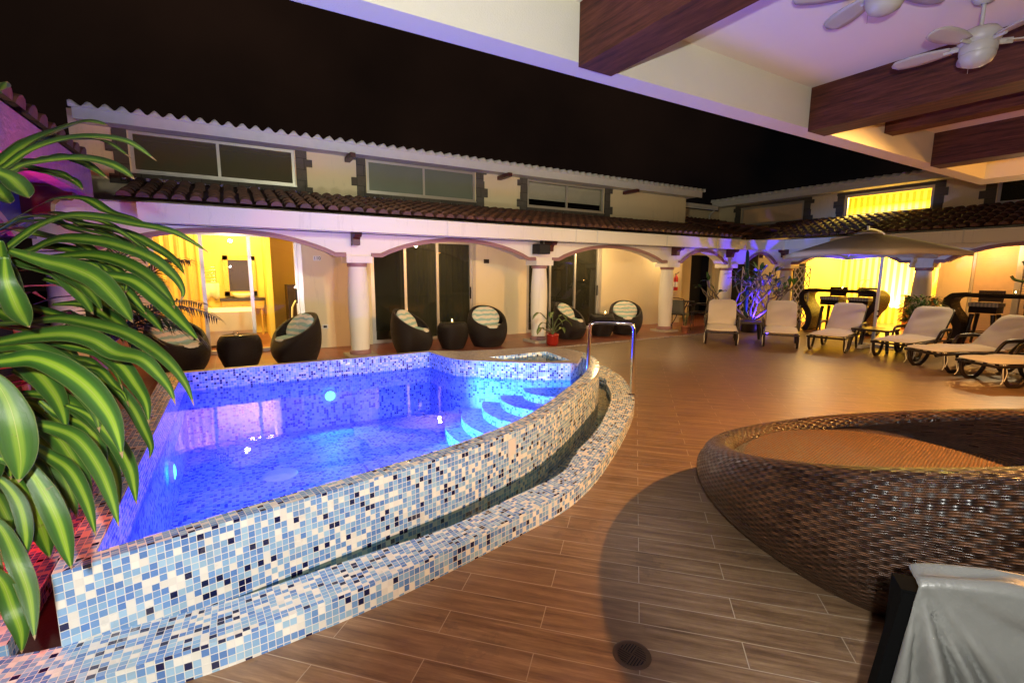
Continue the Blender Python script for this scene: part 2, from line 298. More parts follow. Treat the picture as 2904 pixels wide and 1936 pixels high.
M['gold'] = plain('gilt_carving', (.62, .40, .12), .4, .25, var=.3, scale=40, bump=.8, bscale=40, bd=.02)
M['towel'] = plain('cream_towel', (.75, .68, .52), .95)
M['counter'] = plain('orange_wood_counter', (.26, .10, .04), .5)
M['frost'] = plain('frosted_green_glass', (.15, .17, .13), .35, var=.12, scale=2)
M['shutter'] = plain('cream_roller_shutter', (.66, .48, .30), .6)
M['shadenavy'] = plain('shaded_navy_wall', (.018, .022, .10), .7)  # dark navy carries the shade and blue light on the left wing
def tarp():
    t = NT('grey_vinyl_cover'); o = t.coord(); n1 = t.noise(o, 5, 5); n2 = t.noise(o, 120, 2)
    sp = t.math('GREATER_THAN', t.noise(o, 38, 1), .79)
    c = t.mix(n1, (.075, .076, .070), (.135, .136, .126)); c = t.mix(t.math('MULTIPLY', sp, .6), c, (.5, .45, .36))
    t.bsdf(c, .42, nrm=t.bump(t.math('ADD', n1, t.math('MULTIPLY', n2, .1)), .35, .02)); return t.m
M['tarp'] = tarp()
def stripewall():
    t = NT('striped_wallpaper'); o = t.coord(); sp = t.n('SeparateXYZ'); t.l(o, sp.inputs[0])
    s = t.math('GREATER_THAN', t.math('FRACT', t.math('MULTIPLY', sp.outputs[1], 6.2)), .5)
    c = t.mix(s, (.80, .68, .30), (.50, .33, .07)); t.bsdf(c, .7); return t.m
M['stripewall'] = stripewall()
def clear(name, tint, ior, rough=0., bumpy=None, mixd=None):
    """a thin clear sheet: lets light straight through, mirrors more at grazing angles"""
    t = NT(name); tr = t.n('BsdfTransparent'); tr.inputs[0].default_value = (*tint, 1); gl = t.n('BsdfGlossy'); gl.inputs['Roughness'].default_value = rough
    fr = t.n('Fresnel'); bf = t.n('NewGeometry').outputs['Backfacing']; t.l(t.math('MULTIPLY_ADD', bf, 1/ior-ior, ior), fr.inputs[0])
    if bumpy:
        o = t.coord(); nz = t.bump(t.noise(t.mapping(o, bumpy[0]), bumpy[1], 3), bumpy[2], bumpy[3]); t.l(nz, gl.inputs['Normal']); t.l(nz, fr.inputs['Normal'])
    base = tr.outputs[0]
    if mixd:
        df = t.n('BsdfDiffuse'); df.inputs[0].default_value = (*mixd[1], 1); m2 = t.n('MixShader'); m2.inputs[0].default_value = mixd[0]; t.l(base, m2.inputs[1]); t.l(df.outputs[0], m2.inputs[2]); base = m2.outputs[0]
    mx = t.n('MixShader'); t.l(fr.outputs[0], mx.inputs[0]); t.l(base, mx.inputs[1]); t.l(gl.outputs[0], mx.inputs[2]); t.l(mx.outputs[0], t.out.inputs[0]); return t.m
M['water'] = clear('pool_water', (.36, .48, 1.0), 1.33, .0, ((1, 1, 1), 3.5, .10, .02))
M['still'] = clear('channel_water', (.26, .36, .36), 1.33, .0, ((1, 1, 1), 6, .10, .01))
M['oliveglass'] = clear('olive_reflecting_glass', (.40, .36, .26), 1.6, mixd=(.5, (.16, .14, .085)))  # diffuse olive lightens the pane in place of reflection and glow
M['glass'] = clear('clear_glass', (.92, .92, .88), 1.5)
M['darkglass'] = clear('dark_tinted_glass', (.42, .42, .36), 1.6, mixd=(.3, (.07, .07, .045)))  # diffuse part puts a grey green reflection into the colour
def emit(name, col, s):
    t = NT(name); e = t.n('Emission'); e.inputs[0].default_value = (*col, 1); e.inputs[1].default_value = s; t.l(e.outputs[0], t.out.inputs[0]); return t.m
M['flame'] = emit('candle_flame', (1, .62, .22), 30)
M['ledcyan'] = emit('pool_led_lens', (.12, .75, 1), 9)
M['ledblue'] = emit('blue_led', (.15, .08, 1), 12)
M['bulb'] = emit('warm_bulb', (1, .8, .45), 25)
M['water_dark'] = M['still']
# ------------------------------------------------------------------ mesh builder
def rootloc(p):
    v = Vector((0, 0, 0))
    while p is not None: v = v+Vector(p.location); p = p.parent
    return v
class MB:
    def __init__(s): s.v = []; s.f = []; s.uv = []; s.sm = []
    def poly(s, pts, uvs=None, smooth=False):
        b = len(s.v); s.v += [Vector(p) for p in pts]; s.f.append(tuple(range(b, b+len(pts)))); s.uv.append(uvs or [(0, 0)]*len(pts)); s.sm.append(smooth)
    def box(s, a, b, T=None):
        x0, y0, z0 = a; x1, y1, z1 = b; c = [Vector((x, y, z)) for z in (z0, z1) for x, y in ((x0, y0), (x1, y0), (x1, y1), (x0, y1))]
        if T: c = [Vector(T(*p)) for p in c]
        w, d, h = abs(x1-x0), abs(y1-y0), abs(z1-z0)
        for q, (p0, p1) in (((0, 3, 2, 1), (w, d)), ((4, 5, 6, 7), (w, d)), ((0, 1, 5, 4), (w, h)), ((1, 2, 6, 5), (d, h)), ((2, 3, 7, 6), (w, h)), ((3, 0, 4, 7), (d, h))):
            s.poly([c[i] for i in q], [(0, 0), (p0, 0), (p0, p1), (0, p1)])
        return s
    def grid(s, P, uv=None, cu=False, cv=False, smooth=True):
        """P[i][j] points; shares vertices so shading is smooth"""
        b = len(s.v); n, m_ = len(P), len(P[0])
        for r_ in P: s.v += [Vector(p) for p in r_]
        for i in range(n-(0 if cu else 1)):
            for j in range(m_-(0 if cv else 1)):
                i2, j2 = (i+1) % n, (j+1) % m_
                s.f.append((b+i*m_+j, b+i2*m_+j, b+i2*m_+j2, b+i*m_+j2)); s.sm.append(smooth)
                if uv: s.uv.append([uv(i, j), uv(i+1, j), uv(i+1, j+1), uv(i, j+1)])
                else: s.uv.append([(0, 0)]*4)
        return s
    def tube(s, pts, r, n=8, cap=True, flat=1., closed=False):
        pts = [Vector(p) for p in pts]; rr = r if isinstance(r, (list, tuple)) else [r]*len(pts); rows = []; ln = 0; L = []
        prev = None
        for i, p in enumerate(pts):
            if closed: t = pts[(i+1) % len(pts)]-pts[i-1]
            else: t = pts[min(i+1, len(pts)-1)]-pts[max(i-1, 0)]
            t.normalize()
            if prev is None:
                a = Vector((0, 0, 1)) if abs(t.z) < .9 else Vector((1, 0, 0)); prev = a.cross(t).normalized()
            prev = (prev-t*prev.dot(t)).normalized(); q = t.cross(prev)
            rows.append([p+(prev*cos(2*PI*k/n)+q*sin(2*PI*k/n)*flat)*rr[i] for k in range(n)])
            if i: ln += (p-pts[i-1]).length
            L.append(ln)
        L.append(ln+.1)
        s.grid(rows, uv=lambda i, j: (L[i], j/n*2*PI*rr[0]), cv=True, cu=closed)
        if cap and not closed:
            s.poly(list(reversed(rows[0]))); s.poly(rows[-1])
        return s
    def lathe(s, prof, c=(0, 0, 0), n=24, cap=True, sx=1, sy=1):
        rows = []; L = [0]
        for i, (r_, z) in enumerate(prof):
            rows.append([Vector((c[0]+r_*sx*cos(2*PI*k/n), c[1]+r_*sy*sin(2*PI*k/n), c[2]+z)) for k in range(n)])
            if i: L.append(L[-1]+math.hypot(r_-prof[i-1][0], z-prof[i-1][1]))
        rm = max(p[0] for p in prof)
        s.grid(rows, uv=lambda i, j: (j/n*2*PI*rm, L[min(i, len(L)-1)]), cv=True)
        if cap:
            if prof[0][0] > 1e-4: s.poly(list(reversed(rows[0])))
            if prof[-1][0] > 1e-4: s.poly(rows[-1])
        return s
    def prism(s, poly, z0, z1):
        n = len(poly); L = [0]
        for i in range(n): a, b = Vector(poly[i]), Vector(poly[(i+1) % n]); L.append(L[-1]+(b-a).length)
        for i in range(n):
            a, b = poly[i], poly[(i+1) % n]; s.poly([(a[0], a[1], z0), (b[0], b[1], z0), (b[0], b[1], z1), (a[0], a[1], z1)], [(L[i], z0), (L[i+1], z0), (L[i+1], z1), (L[i], z1)])
        for z in (z0, z1): s.poly([(p[0], p[1], z) for p in poly], [(p[0], p[1]) for p in poly])
        return s
    def build(s, name, mat, parent=None, world=False, bevel=0, sub=0, solid=0, tri=False):
        me = bpy.data.meshes.new(name); off = rootloc(parent) if world else Vector((0, 0, 0))
        me.from_pydata([tuple(v-off) for v in s.v], [], s.f); uvl = me.uv_layers.new(name='UVMap')
        k = 0
        for fu in s.uv:
            for u in fu: uvl.data[k].uv = u; k += 1
        for p, sm in zip(me.polygons, s.sm): p.use_smooth = sm
        me.materials.append(mat); me.update()
        o = bpy.data.objects.new(name, me); COL.objects.link(o)
        if parent is not None: o.parent = parent
        if solid: d = o.modifiers.new('solid', 'SOLIDIFY'); d.thickness = solid; d.offset = 0
        if bevel: d = o.modifiers.new('bevel', 'BEVEL'); d.width = bevel; d.segments = 2; d.limit_method = 'ANGLE'
        if sub: d = o.modifiers.new('sub', 'SUBSURF'); d.levels = sub; d.render_levels = sub
        return o
def tag(o, label=None, cat=None, group=None, kind=None):
    if label: o['label'] = label
    if cat: o['category'] = cat
    if group: o['group'] = group
    if kind: o['kind'] = kind
    return o
def thing(name, label, cat, loc=(0, 0, 0), rz=0, group=None):
    o = bpy.data.objects.new(name, None); COL.objects.link(o); o.location = loc; o.rotation_euler = (0, 0, rz); o.empty_display_size = .1
    return tag(o, label, cat, group)
def dup(root, loc, rz, label=None):
    def cp(o, par):
        c = o.copy(); COL.objects.link(c); c.parent = par
        for ch in list(o.children): cp(ch, c)
        return c
    r_ = cp(root, None); r_.location = loc; r_.rotation_euler = (0, 0, rz)
    if label: r_['label'] = label
    return r_
def struct(o, label, cat): return tag(o, label, cat, kind='structure')
def text(name, s, size, loc, rot, mat, parent):
    cu = bpy.data.curves.new(name, 'FONT'); cu.body = s; cu.size = size; cu.align_x = 'CENTER'; cu.align_y = 'CENTER'; cu.extrude = .002; cu.materials.append(mat)
    tmp = bpy.data.objects.new(name+'_tmp', cu); me = bpy.data.meshes.new_from_object(tmp); me.materials.clear(); me.materials.append(mat); bpy.data.objects.remove(tmp); o = bpy.data.objects.new(name, me); COL.objects.link(o); o.parent = parent; o.location = Vector(loc)-rootloc(parent); o.rotation_euler = rot; return o
def cat(P, n=8, closed=False):
    """Catmull-Rom through the given points"""
    P = [Vector(p) for p in P]; out = []; N = len(P)
    for i in range(N if closed else N-1):
        if closed: a, b, c, d = P[i-1], P[i], P[(i+1) % N], P[(i+2) % N]
        else: a, b, c, d = P[max(i-1, 0)], P[i], P[i+1], P[min(i+2, N-1)]
        for k in range(n):
            t = k/n; out.append(.5*((2*b)+(c-a)*t+(2*a-5*b+4*c-d)*t*t+(3*b-a-3*c+d)*t**3))
    if not closed: out.append(P[-1])
    return out
exec_order = []
# =================================================================== ground surfaces
Z37 = .40; S37 = .972; ZC = .12
def px(pts, z): return [onz(x, y, z) for x, y in pts]
oc = [Vector((x*.985, y*.985, ZC)) for x, y in ((-.92, 1.94), (-.75, 1.92), (-.53, 1.91), (-.14, 1.89), (.33, 1.92), (.75, 1.985), (1.32, 2.11))]+px([(1608, 1393), (1685, 1329), (1731, 1270), (1769, 1212), (1794, 1158), (1798, 1127), (1771, 1076), (1736, 1050), (1700, 1034)], ZC)+[Vector((4.25, 6.1, ZC)), Vector((3.5, 6.35, ZC))]
ic = px([(-40, 1866), (73, 1852), (203, 1823), (406, 1766), (636, 1706), (900, 1617), (1089, 1554), (1277, 1491), (1466, 1403), (1592, 1340), (1634, 1281), (1672, 1242), (1705, 1199), (1730, 1143), (1733, 1117), (1720, 1089), (1697, 1067)], ZC)+[Vector((3.85, 5.8, ZC)), Vector((3.5, 5.95, ZC))]
wo = [Vector((x*S37, y*S37, Z37)) for x, y in ((-.635, 2.165), (-.41, 2.21), (.04, 2.30), (.67, 2.42), (1.27, 2.56), (1.96, 2.85), (2.79, 3.41), (3.45, 3.95), (3.87, 4.48), (4.05, 4.93), (4.04, 5.35))]
wi = [Vector((x*S37, y*S37, Z37)) for x, y in ((-.53, 2.27), (.04, 2.40), (.63, 2.52), (1.22, 2.67), (1.88, 2.95), (2.70, 3.51), (3.34, 4.03), (3.72, 4.50), (3.80, 4.66))]
def resample(P, n):
    L = [0]
    for a, b in zip(P, P[1:]): L.append(L[-1]+(b-a).length)
    out = []
    for i in range(n):
        s = L[-1]*i/(n-1); k = 0
        while k < len(L)-2 and L[k+1] < s: k += 1
        t = (s-L[k])/max(1e-9, L[k+1]-L[k]); out.append(P[k].lerp(P[k+1], t))
    return out, L[-1]
def match(A, B):
    """for each point of A the nearest point along B, never going back"""
    D = resample(B, 900)[0]; out = []; k = 0
    for p in A:
        best = min(range(k, min(len(D), k+260)), key=lambda q: (D[q]-p).length_squared); k = best; out.append(D[best])
    return out
NC = 96
OC, LO = resample(cat(oc), NC); IC, LI = resample(cat(ic), NC); WO, LW = resample(cat(wo), NC); WI = match(WO, cat(wi)); IC0 = IC; IC = match(OC, IC0)
def flat(P, z): return [(p[0], p[1], z) for p in P]
def fill(name, loops, z, mat, uvs=True):
    bm = bmesh.new(); es = []
    for P in loops:
        vs = [bm.verts.new((p[0], p[1], z)) for p in P]
        for i in range(len(vs)): es.append(bm.edges.new((vs[i], vs[(i+1) % len(vs)])))
    bmesh.ops.triangle_fill(bm, edges=es, use_beauty=True, use_dissolve=False)
    for f in bm.faces:
        if f.normal.z < 0: f.normal_flip()
    ul = bm.loops.layers.uv.new('UVMap')
    for f in bm.faces:
        for l_ in f.loops: l_[ul].uv = l_.vert.co.xy
    me = bpy.data.meshes.new(name); bm.to_mesh(me); bm.free(); me.materials.append(mat)
    o = bpy.data.objects.new(name, me); COL.objects.link(o); return o
kerbY = 7.36
deckP = [tuple(p)[:2] for p in OC]+[(3.5, kerbY), (12.3, kerbY), (12.3, -12), (-12, -12), (-12, 1.95)]
struct(fill('deck_floor', [deckP], 0, M['deck']), 'brown wood look tile deck beside the pool', 'floor')
porchP = [(-12, 5.9), (2.2, 5.9), (2.5, 5.7), (3.2, 5.55), (3.5, 5.8), (3.5, kerbY), (12.3, kerbY), (12.3, -12), (40, -12), (40, 12), (-12, 12)]
struct(fill('porch_floor', [porchP], .006, M['terracotta']), 'terracotta tiled walkway floor under the arcades', 'floor')
struct(fill('planter_soil', [[(-12, 2.0), (-1.25, 2.0), (-1.25, 2.2), (-.64, 2.1), (-.69, 5.9), (-12, 5.9)]], .02, M['soil']), 'dark planting bed left of the pool', 'soil')
k = MB(); k.box((3.5, kerbY-.05, 0), (12.3, kerbY, .02)); struct(k.build('path_edge', M['mosaic_pink']), 'thin granite strip along the edge of the walkway', 'kerb')
gm = MB(); gm.poly([(-80, -80, -1.2), (80, -80, -1.2), (80, 80, -1.2), (-80, 80, -1.2)]); struct(gm.build('ground', M['soil']), 'dark ground around the hotel', 'ground')
# =================================================================== swimming pool
pool = thing('swimming_pool', 'raised blue mosaic pool with a curved front wall and overflow channel', 'swimming pool', (1.5, 4, 0))
def strip(mb, A, B, L, w, v0=0):
    n = len(A); mb.grid([A, B], uv=lambda i, j: (L*j/(n-1), v0+w*i), smooth=True)
b = MB()
strip(b, [Vector((p.x, p.y, -.12)) for p in WO], WO, LW, .465); b.build('outer_wall', M['mosaic'], pool, True)
b = MB(); strip(b, [p+Vector((0, 0, .0)) for p in WO], WI, LW, .125, .0)
b.poly([(-.618, 2.1045, Z37), (-.515, 2.206, Z37), (-.515, 5.834, Z37), (-.685, 5.834, Z37)], [(0, 0), (.11, .1), (.11, 3.93), (-.07, 3.93)])
b.poly([(-.618, 2.1045, -.08), (-.618, 2.1045, Z37), (-.685, 5.9, Z37), (-.685, 5.9, -.08)], [(0, 0), (0, .42), (4, .42), (4, 0)])
b.build('coping', M['mosaic'], pool, True)
face = px([(1215, 1010), (1284, 1017.5), (1360, 1023), (1430, 1026.5), (1532, 1029.5), (1639, 1029.5)], Z37)
face[0] = Vector((2.166, 5.834, Z37)); facec = resample(cat(face), 28)[0]
WIt = [p for p in WI]
WIt = resample(cat(wi), 60)[0]; inner = WIt+list(reversed(facec))[1:-1]+[Vector((2.166, 5.834, Z37)), Vector((-.515, 5.834, Z37))]
# interior walls
ZF = -.40
b = MB(); L = 0; n = len(inner)
for i in range(n):
    a, c = inner[i], inner[(i+1) % n]; d = (c-a).length; a0 = Vector((a.x, a.y, ZF)); c0 = Vector((c.x, c.y, ZF))
    b.poly([a0, c0, c, a], [(L, 0), (L+d, 0), (L+d, Z37-ZF), (L, Z37-ZF)]); L += d
b.build('inner_wall', M['mosaic_pool'], pool, True)
o = fill('pool_floor', [[p[:2] for p in inner]], ZF, M['mosaic_pool']); o.parent = pool; o.location = -Vector(pool.location)
# band above the waterline, the pool glow coloured into its tiles
b = MB(); L = 0
cent = Vector((1.5, 4.3, 0))
def inset(p, e=.003): q = (cent-Vector((p.x, p.y, 0))).normalized()*e; return Vector((p.x+q.x, p.y+q.y, 0))
for i in range(n):
    a, c = inner[i], inner[(i+1) % n]; d = (c-a).length; a1, c1 = inset(a), inset(c)
    b.poly([(a1.x, a1.y, .17), (c1.x, c1.y, .17), (c1.x, c1.y, Z37-.002), (a1.x, a1.y, Z37-.002)], [(L, 0), (L+d, 0), (L+d, .24), (L, .24)]); L += d
b.build('waterline_band', M['mosaic_bluelit'], pool, True)
b = MB(); b.box((-.69, 5.849, 0), (2.22, 5.94, Z37-.001)); b.box((-.51, 5.836, Z37-.02), (2.166, 5.849, Z37-.001)); b.build('back_coping', M['mosaic_pink'], pool, True)
# outer coping of the overflow channel
b = MB(); strip(b, OC, IC, LO, .28); b.build('channel_coping', M['mosaic'], pool, True)
b = MB(); strip(b, [Vector((p.x, p.y, -.02)) for p in OC], OC, LO, .12); strip(b, IC, [Vector((p.x, p.y, -.12)) for p in IC], LO, .22); b.build('channel_rim', M['mosaic'], pool, True)
b = MB(); W2 = match(IC, [Vector((-.9, 2.13, 0))]+[Vector((p.x, p.y, 0)) for p in WO]+[Vector((3.93, 5.45, 0)), Vector((3.5, 5.75, 0))])
strip(b, [Vector((p.x, p.y, -.10)) for p in IC], [Vector((p.x, p.y, -.10)) for p in W2], LI, .2); b.build('channel_floor', M['mosaic'], pool, True)
b = MB(); strip(b, [Vector((p.x, p.y, .045)) for p in IC], [Vector((p.x, p.y, .045)) for p in W2], LI, .2); b.build('channel_water', M['still'], pool, True)
# entry steps: curved treads in the corner
for i, (rad, zt) in enumerate(((.355, .10), (.62, .005), (.84, -.09), (1.08, -.185), (1.27, -.28))):
    b = MB(); rows = []; c0 = Vector((3.15, 4.39, 0)); nn = 40
    A = [c0+Vector((cos(R(95+205*k/nn))*rad, sin(R(95+205*k/nn))*rad, 0)) for k in range(nn+1)]
    # keep the tread inside the basin
    def inside(p):
        c_ = False; j = len(inner)-1
        for q in range(len(inner)):
            a, e = inner[q], inner[j]
            if (a.y > p.y) != (e.y > p.y) and p.x < (e.x-a.x)*(p.y-a.y)/(e.y-a.y)+a.x: c_ = not c_
            j = q
        return c_
    B = []
    for p in A:
        t = 1.
        while t > 0 and not inside(c0+(p-c0)*t): t -= .02
        B.append(c0+(p-c0)*t)
    b.grid([[Vector((p.x, p.y, zt-.2)) for p in B], [Vector((p.x, p.y, zt)) for p in B]], uv=lambda i_, j: (rad*3.6*j/nn, .2*i_), smooth=True)
    for k in range(nn): b.poly([(c0.x, c0.y, zt), (B[k].x, B[k].y, zt), (B[k+1].x, B[k+1].y, zt)], [(c0.x, c0.y), (B[k].x, B[k].y), (B[k+1].x, B[k+1].y)])
    b.build('step', M['mosaic_pool'], pool, True)
# corner basin with still dark water
bas = px([(1300+x/3.92, 660+y/3.92) for x, y in ((340, 1380), (975, 1318), (1240, 1412), (1040, 1427), (740, 1422), (480, 1404))], Z37)
outerb = list(facec)+[Vector((3.915, 4.80, Z37)), Vector((3.915, 5.18, Z37)), Vector((3.83, 5.38, Z37)), Vector((3.63, 5.51, Z37)), Vector((3.04, 5.59, Z37)), Vector((2.57, 5.70, Z37)), Vector((2.215, 5.93, Z37))]
o = fill('basin_coping', [[p[:2] for p in outerb], [p[:2] for p in bas]], Z37+.001, M['mosaic_pink']); o.parent = pool; o.location = -Vector(pool.location)
b = MB(); L = 0
for P, z0, z1 in ((bas, -.05, Z37), (outerb[len(facec):], 0, Z37)):
    for i in range(len(P) if P is bas else len(P)-1):
        a, c = P[i], P[(i+1) % len(P)]; d = (c-a).length; b.poly([(a.x, a.y, z0), (c.x, c.y, z0), (c.x, c.y, z1), (a.x, a.y, z1)], [(L, 0), (L+d, 0), (L+d, z1-z0), (L, z1-z0)]); L += d
b.build('basin_wall', M['mosaic'], pool, True)
o = fill('basin_water', [[p[:2] for p in bas]], .355, M['still']); o.parent = pool; o.location = -Vector(pool.location)
o = fill('basin_floor', [[p[:2] for p in bas]], -.05, M['soil']); o.parent = pool; o.location = -Vector(pool.location)
struct(fill('water', [[p[:2] for p in inner]], .20, M['water']), 'clear blue lit pool water', 'water')
for (x, y, z, ry) in ((.90, 5.81, -.02, 0), (-.493, 4.1, -.02, 90)):
    b = MB()
    c = Vector((x, y, z)); ax = (Vector((1, 0, 0)), Vector((0, -1, 0))) if ry == 0 else (Vector((0, 1, 0)), Vector((1, 0, 0)))
    for r0, dd in ((.075, .0),):
        rows = [[c+ax[0]*cos(2*PI*k/20)*rr+Vector((0, 0, 1))*sin(2*PI*k/20)*rr+ax[1]*h for k in range(20)] for rr, h in ((.078, 0), (.074, .018), (.058, .024))]
    b.grid(rows, cv=True); ring = b.build('pool_lamp', M['whitemetal'], pool, True)
    b = MB(); b.grid([[c+ax[0]*cos(2*PI*k/20)*rr+Vector((0, 0, 1))*sin(2*PI*k/20)*rr+ax[1]*h for k in range(20)] for rr, h in ((.058, .022), (.03, .03), (.001, .032))], cv=True); b.build('lens', M['ledcyan'], ring, True)
b = MB(); b.box((-1.15, 2.25, .0), (-.80, 5.8, .1)); b.build('channel_ledge', M['mosaic'], pool, True)
# square skimmer plate set in the outer wall
pt = onz(1473, 1292, .0); 
i0 = min(range(NC), key=lambda i: (WO[i].xy-(onz(1492, 1238, Z37)).xy).length); a = WO[i0]; tdir = (WO[i0+1]-WO[i0-1]).normalized(); nd = Vector((tdir.y, -tdir.x, 0))
c = Vector((a.x, a.y, .295))+nd*.004; b = MB(); b.poly([c-tdir*.04+Vector((0, 0, -.055)), c+tdir*.04+Vector((0, 0, -.055)), c+tdir*.04+Vector((0, 0, .055)), c-tdir*.04+Vector((0, 0, .055))]); b.build('skimmer_plate', M['whitemetal'], pool, True, solid=.006)
# floor drain of the pool, and the deck drain
b = MB(); b.lathe([(.001, .012), (.13, .010), (.15, 0)], tuple(onz(795, 1345, ZF)), 28, False); b.build('bottom_drain', M['whitemetal'], pool, True)
dr = onz(1792, 1855, 0); dr.z = 0
D = thing('floor_drain', 'round bronze drain grille set in the plank tiled deck', 'drain', dr, R(20))
b = MB(); b.lathe([(.052, .0005), (.060, .0025), (.070, .0025), (.073, .0005)], n=36, cap=False); b.build('rim', M['grille'], D)
b = MB(); b.lathe([(.001, .0008), (.053, .0008)], n=32, cap=False); b.build('sump', M['black'], D)
b = MB()
for q in range(4):
    for k in range(6):
        t = -.001+k*.0102; w = math.sqrt(max(0, .052**2-t*t))
        x0, x1 = .0, w
        T = (lambda x, y, z, q=q: (x*cos(q*PI/2)-y*sin(q*PI/2), x*sin(q*PI/2)+y*cos(q*PI/2), z))
        b.box((x0, t, .001), (x1, t+.005, .003), T)
b.build('grate', M['grille'], D)
# handrail
H0 = onz(1790, 1118, ZC); H1 = Vector((3.52, 4.2, -.02)); topz = .91
tv = onz(1790, 1118, .1)
HR = thing('pool_handrail', 'polished steel grab rail arching over the curved pool wall', 'handrail', (H0.x, H0.y, ZC))
hx0 = Vector((H0.x, H0.y, ZC)); 
pb = onz(1622, 1135, Z37)
A1 = Vector((H0.x+.0, H0.y, topz)); 
dirh = (Vector((3.36, 4.02, 0))-Vector((H0.x, H0.y, 0)))
A2 = Vector((H0.x+dirh.x*1.0, H0.y+dirh.y*1.0, topz)); B2 = Vector((A2.x-.05, A2.y-.03, -.1))
pts = [hx0, A1-Vector((0, 0, .07))]+[A1-Vector((0, 0, .07))+Vector((0, 0, .07*sin(R(t))))+dirh.normalized()*.07*(1-cos(R(t))) for t in (30, 60, 90)]
e2 = A2-dirh.normalized()*.07
pts += [e2+dirh.normalized()*.07*sin(R(t))-Vector((0, 0, .07*(1-cos(R(t))))) for t in (0, 30, 60, 90)]+[B2]
b = MB(); b.tube(pts, .021, 14); b.build('rail', M['chrome'], HR, True)
b = MB(); b.lathe([(.045, 0), (.045, .006), (.024, .012)], (H0.x, H0.y, ZC), 20); b.build('foot_flange', M['chrome'], HR, True)
# =================================================================== arcade wings
class Frame:
    """u runs along the wing, v goes into it, z up"""
    def __init__(s, o, u, v): s.o = Vector((*o, 0)); s.u = Vector((*u, 0)).normalized(); s.v = Vector((*v, 0)).normalized()
    def __call__(s, u, v, z): p = s.o+s.u*u+s.v*v; return (p.x, p.y, z)
def arch_line(a, b_, flatw=.17, z0=1.70, rise=.30, n=20):
    """underside of one arch between two column heads: short level piece, then a flattened curve"""
    P = [(a, z0), (a+flatw, z0)]; w = (b_-a)/2-flatw; mid = (a+b_)/2
    for k in range(1, n):
        t = -1+2*k/n; P.append((mid+w*t, z0+rise*(1-abs(t)**2.1)**.92))
    return P+[(b_-flatw, z0), (b_, z0)]
def arcade(F, par, cols, capw=.20, z1=2.32, th=.30, apex=.30, flats=None, ends=(0, 0)):
    wall = MB()
    for i, (a, b_) in enumerate(zip(cols, cols[1:])):
        L = arch_line(a+capw, b_-capw, flatw=(flats[i] if flats else .17), rise=min(apex, (b_-a)*.25))
        for p, q in zip(L, L[1:]):
            if q[0]-p[0] < 1e-6: continue
            for v in (0, th): wall.poly([F(p[0], v, p[1]), F(q[0], v, q[1]), F(q[0], v, z1), F(p[0], v, z1)])
            wall.poly([F(p[0], 0, p[1]), F(q[0], 0, q[1]), F(q[0], th, q[1]), F(p[0], th, p[1])])
        mo = MB()
        pts = [(L[0][0]-.0, L[0][1])]+L[1:]
        prof = [(-.004, -.022), (-.035, -.022), (-.035, .012), (-.028, .022), (-.028, .04), (-.004, .048)]   # (v, offset along normal)
        rows = []
        for k, p in enumerate(pts):
            a_ = pts[max(k-1, 0)]; c_ = pts[min(k+1, len(pts)-1)]; t = Vector((c_[0]-a_[0], c_[1]-a_[1])).normalized(); nn = Vector((-t.y, t.x))
            rows.append([F(p[0]+nn.x*o_, v, p[1]+nn.y*o_) for v, o_ in prof])
        mo.grid(rows, smooth=False); mo.poly(rows[0]); mo.poly(rows[-1]); mo.build('arch_moulding', M['mauve'], par, True)
    for c_ in cols: wall.box((c_-capw, 0, 1.69), (c_+capw, th, z1), F)
    wall.build('arch_wall', M['white'], par, True)
def column(F, par, u, v=.15, squat=0):
    c = F(u, v, 0)
    b = MB(); b.lathe([(.150, .13), (.155, .3), (.168, .62), (.172, .95), (.165, 1.2), (.150, 1.42), (.140, 1.53)], c, 32, False); col_ = b.build('column', M['white'], par, True)
    b = MB(); b.lathe([(.142, 1.52), (.158, 1.525), (.166, 1.545), (.160, 1.565), (.166, 1.585)], c, 32, False); b.build('neck_ring', M['mauve'], col_, True)
    b = MB(); b.box((u-.205, v-.205, 1.583), (u+.205, v+.205, 1.69), F); b.build('capital', M['white'], col_, True, bevel=.006)
    b = MB(); b.lathe([(.17, .055), (.178, .07), (.178, .11), (.165, .132), (.15, .134)], c, 32, False); b.build('base_ring', M['mauve'], col_, True)
    b = MB(); b.box((u-.24, v-.24, .007), (u+.24, v+.24, .055), F); b.build('plinth', M['slab'], col_, True, bevel=.008)
def bracket(F, par, u):
    b = MB(); P = [(0, 2.07), (-.30, 2.07), (-.30, 2.02), (-.27, 1.985), (-.20, 1.98), (-.17, 1.95), (-.16, 1.86), (0, 1.86)]
    for s_ in (-.055, .055): b.poly([F(u+s_, v, z) for v, z in P])
    for p, q in zip(P, P[1:]+P[:1]): b.poly([F(u-.055, p[0], p[1]), F(u+.055, p[0], p[1]), F(u+.055, q[0], q[1]), F(u-.055, q[0], q[1])])
    b.build('bracket', M['maroon'], par, True)
def gutter(F, par, u0, u1, v0=-.40, joints=(), z0=2.05, z1=2.295):
    b = MB(); b.box((u0, v0, z0), (u1, v0+.10, z1), F); b.box((u0, v0+.10, z0+.05), (u1, v0+.42, z0+.07), F); b.build('gutter_beam', M['white'], par, True, bevel=.004)
    for j in joints:
        q = MB(); q.box((j-.012, v0-.006, z0-.006), (j+.012, v0+.08, z1+.004), F); q.build('gutter_strap', M['gutter'], par, True)
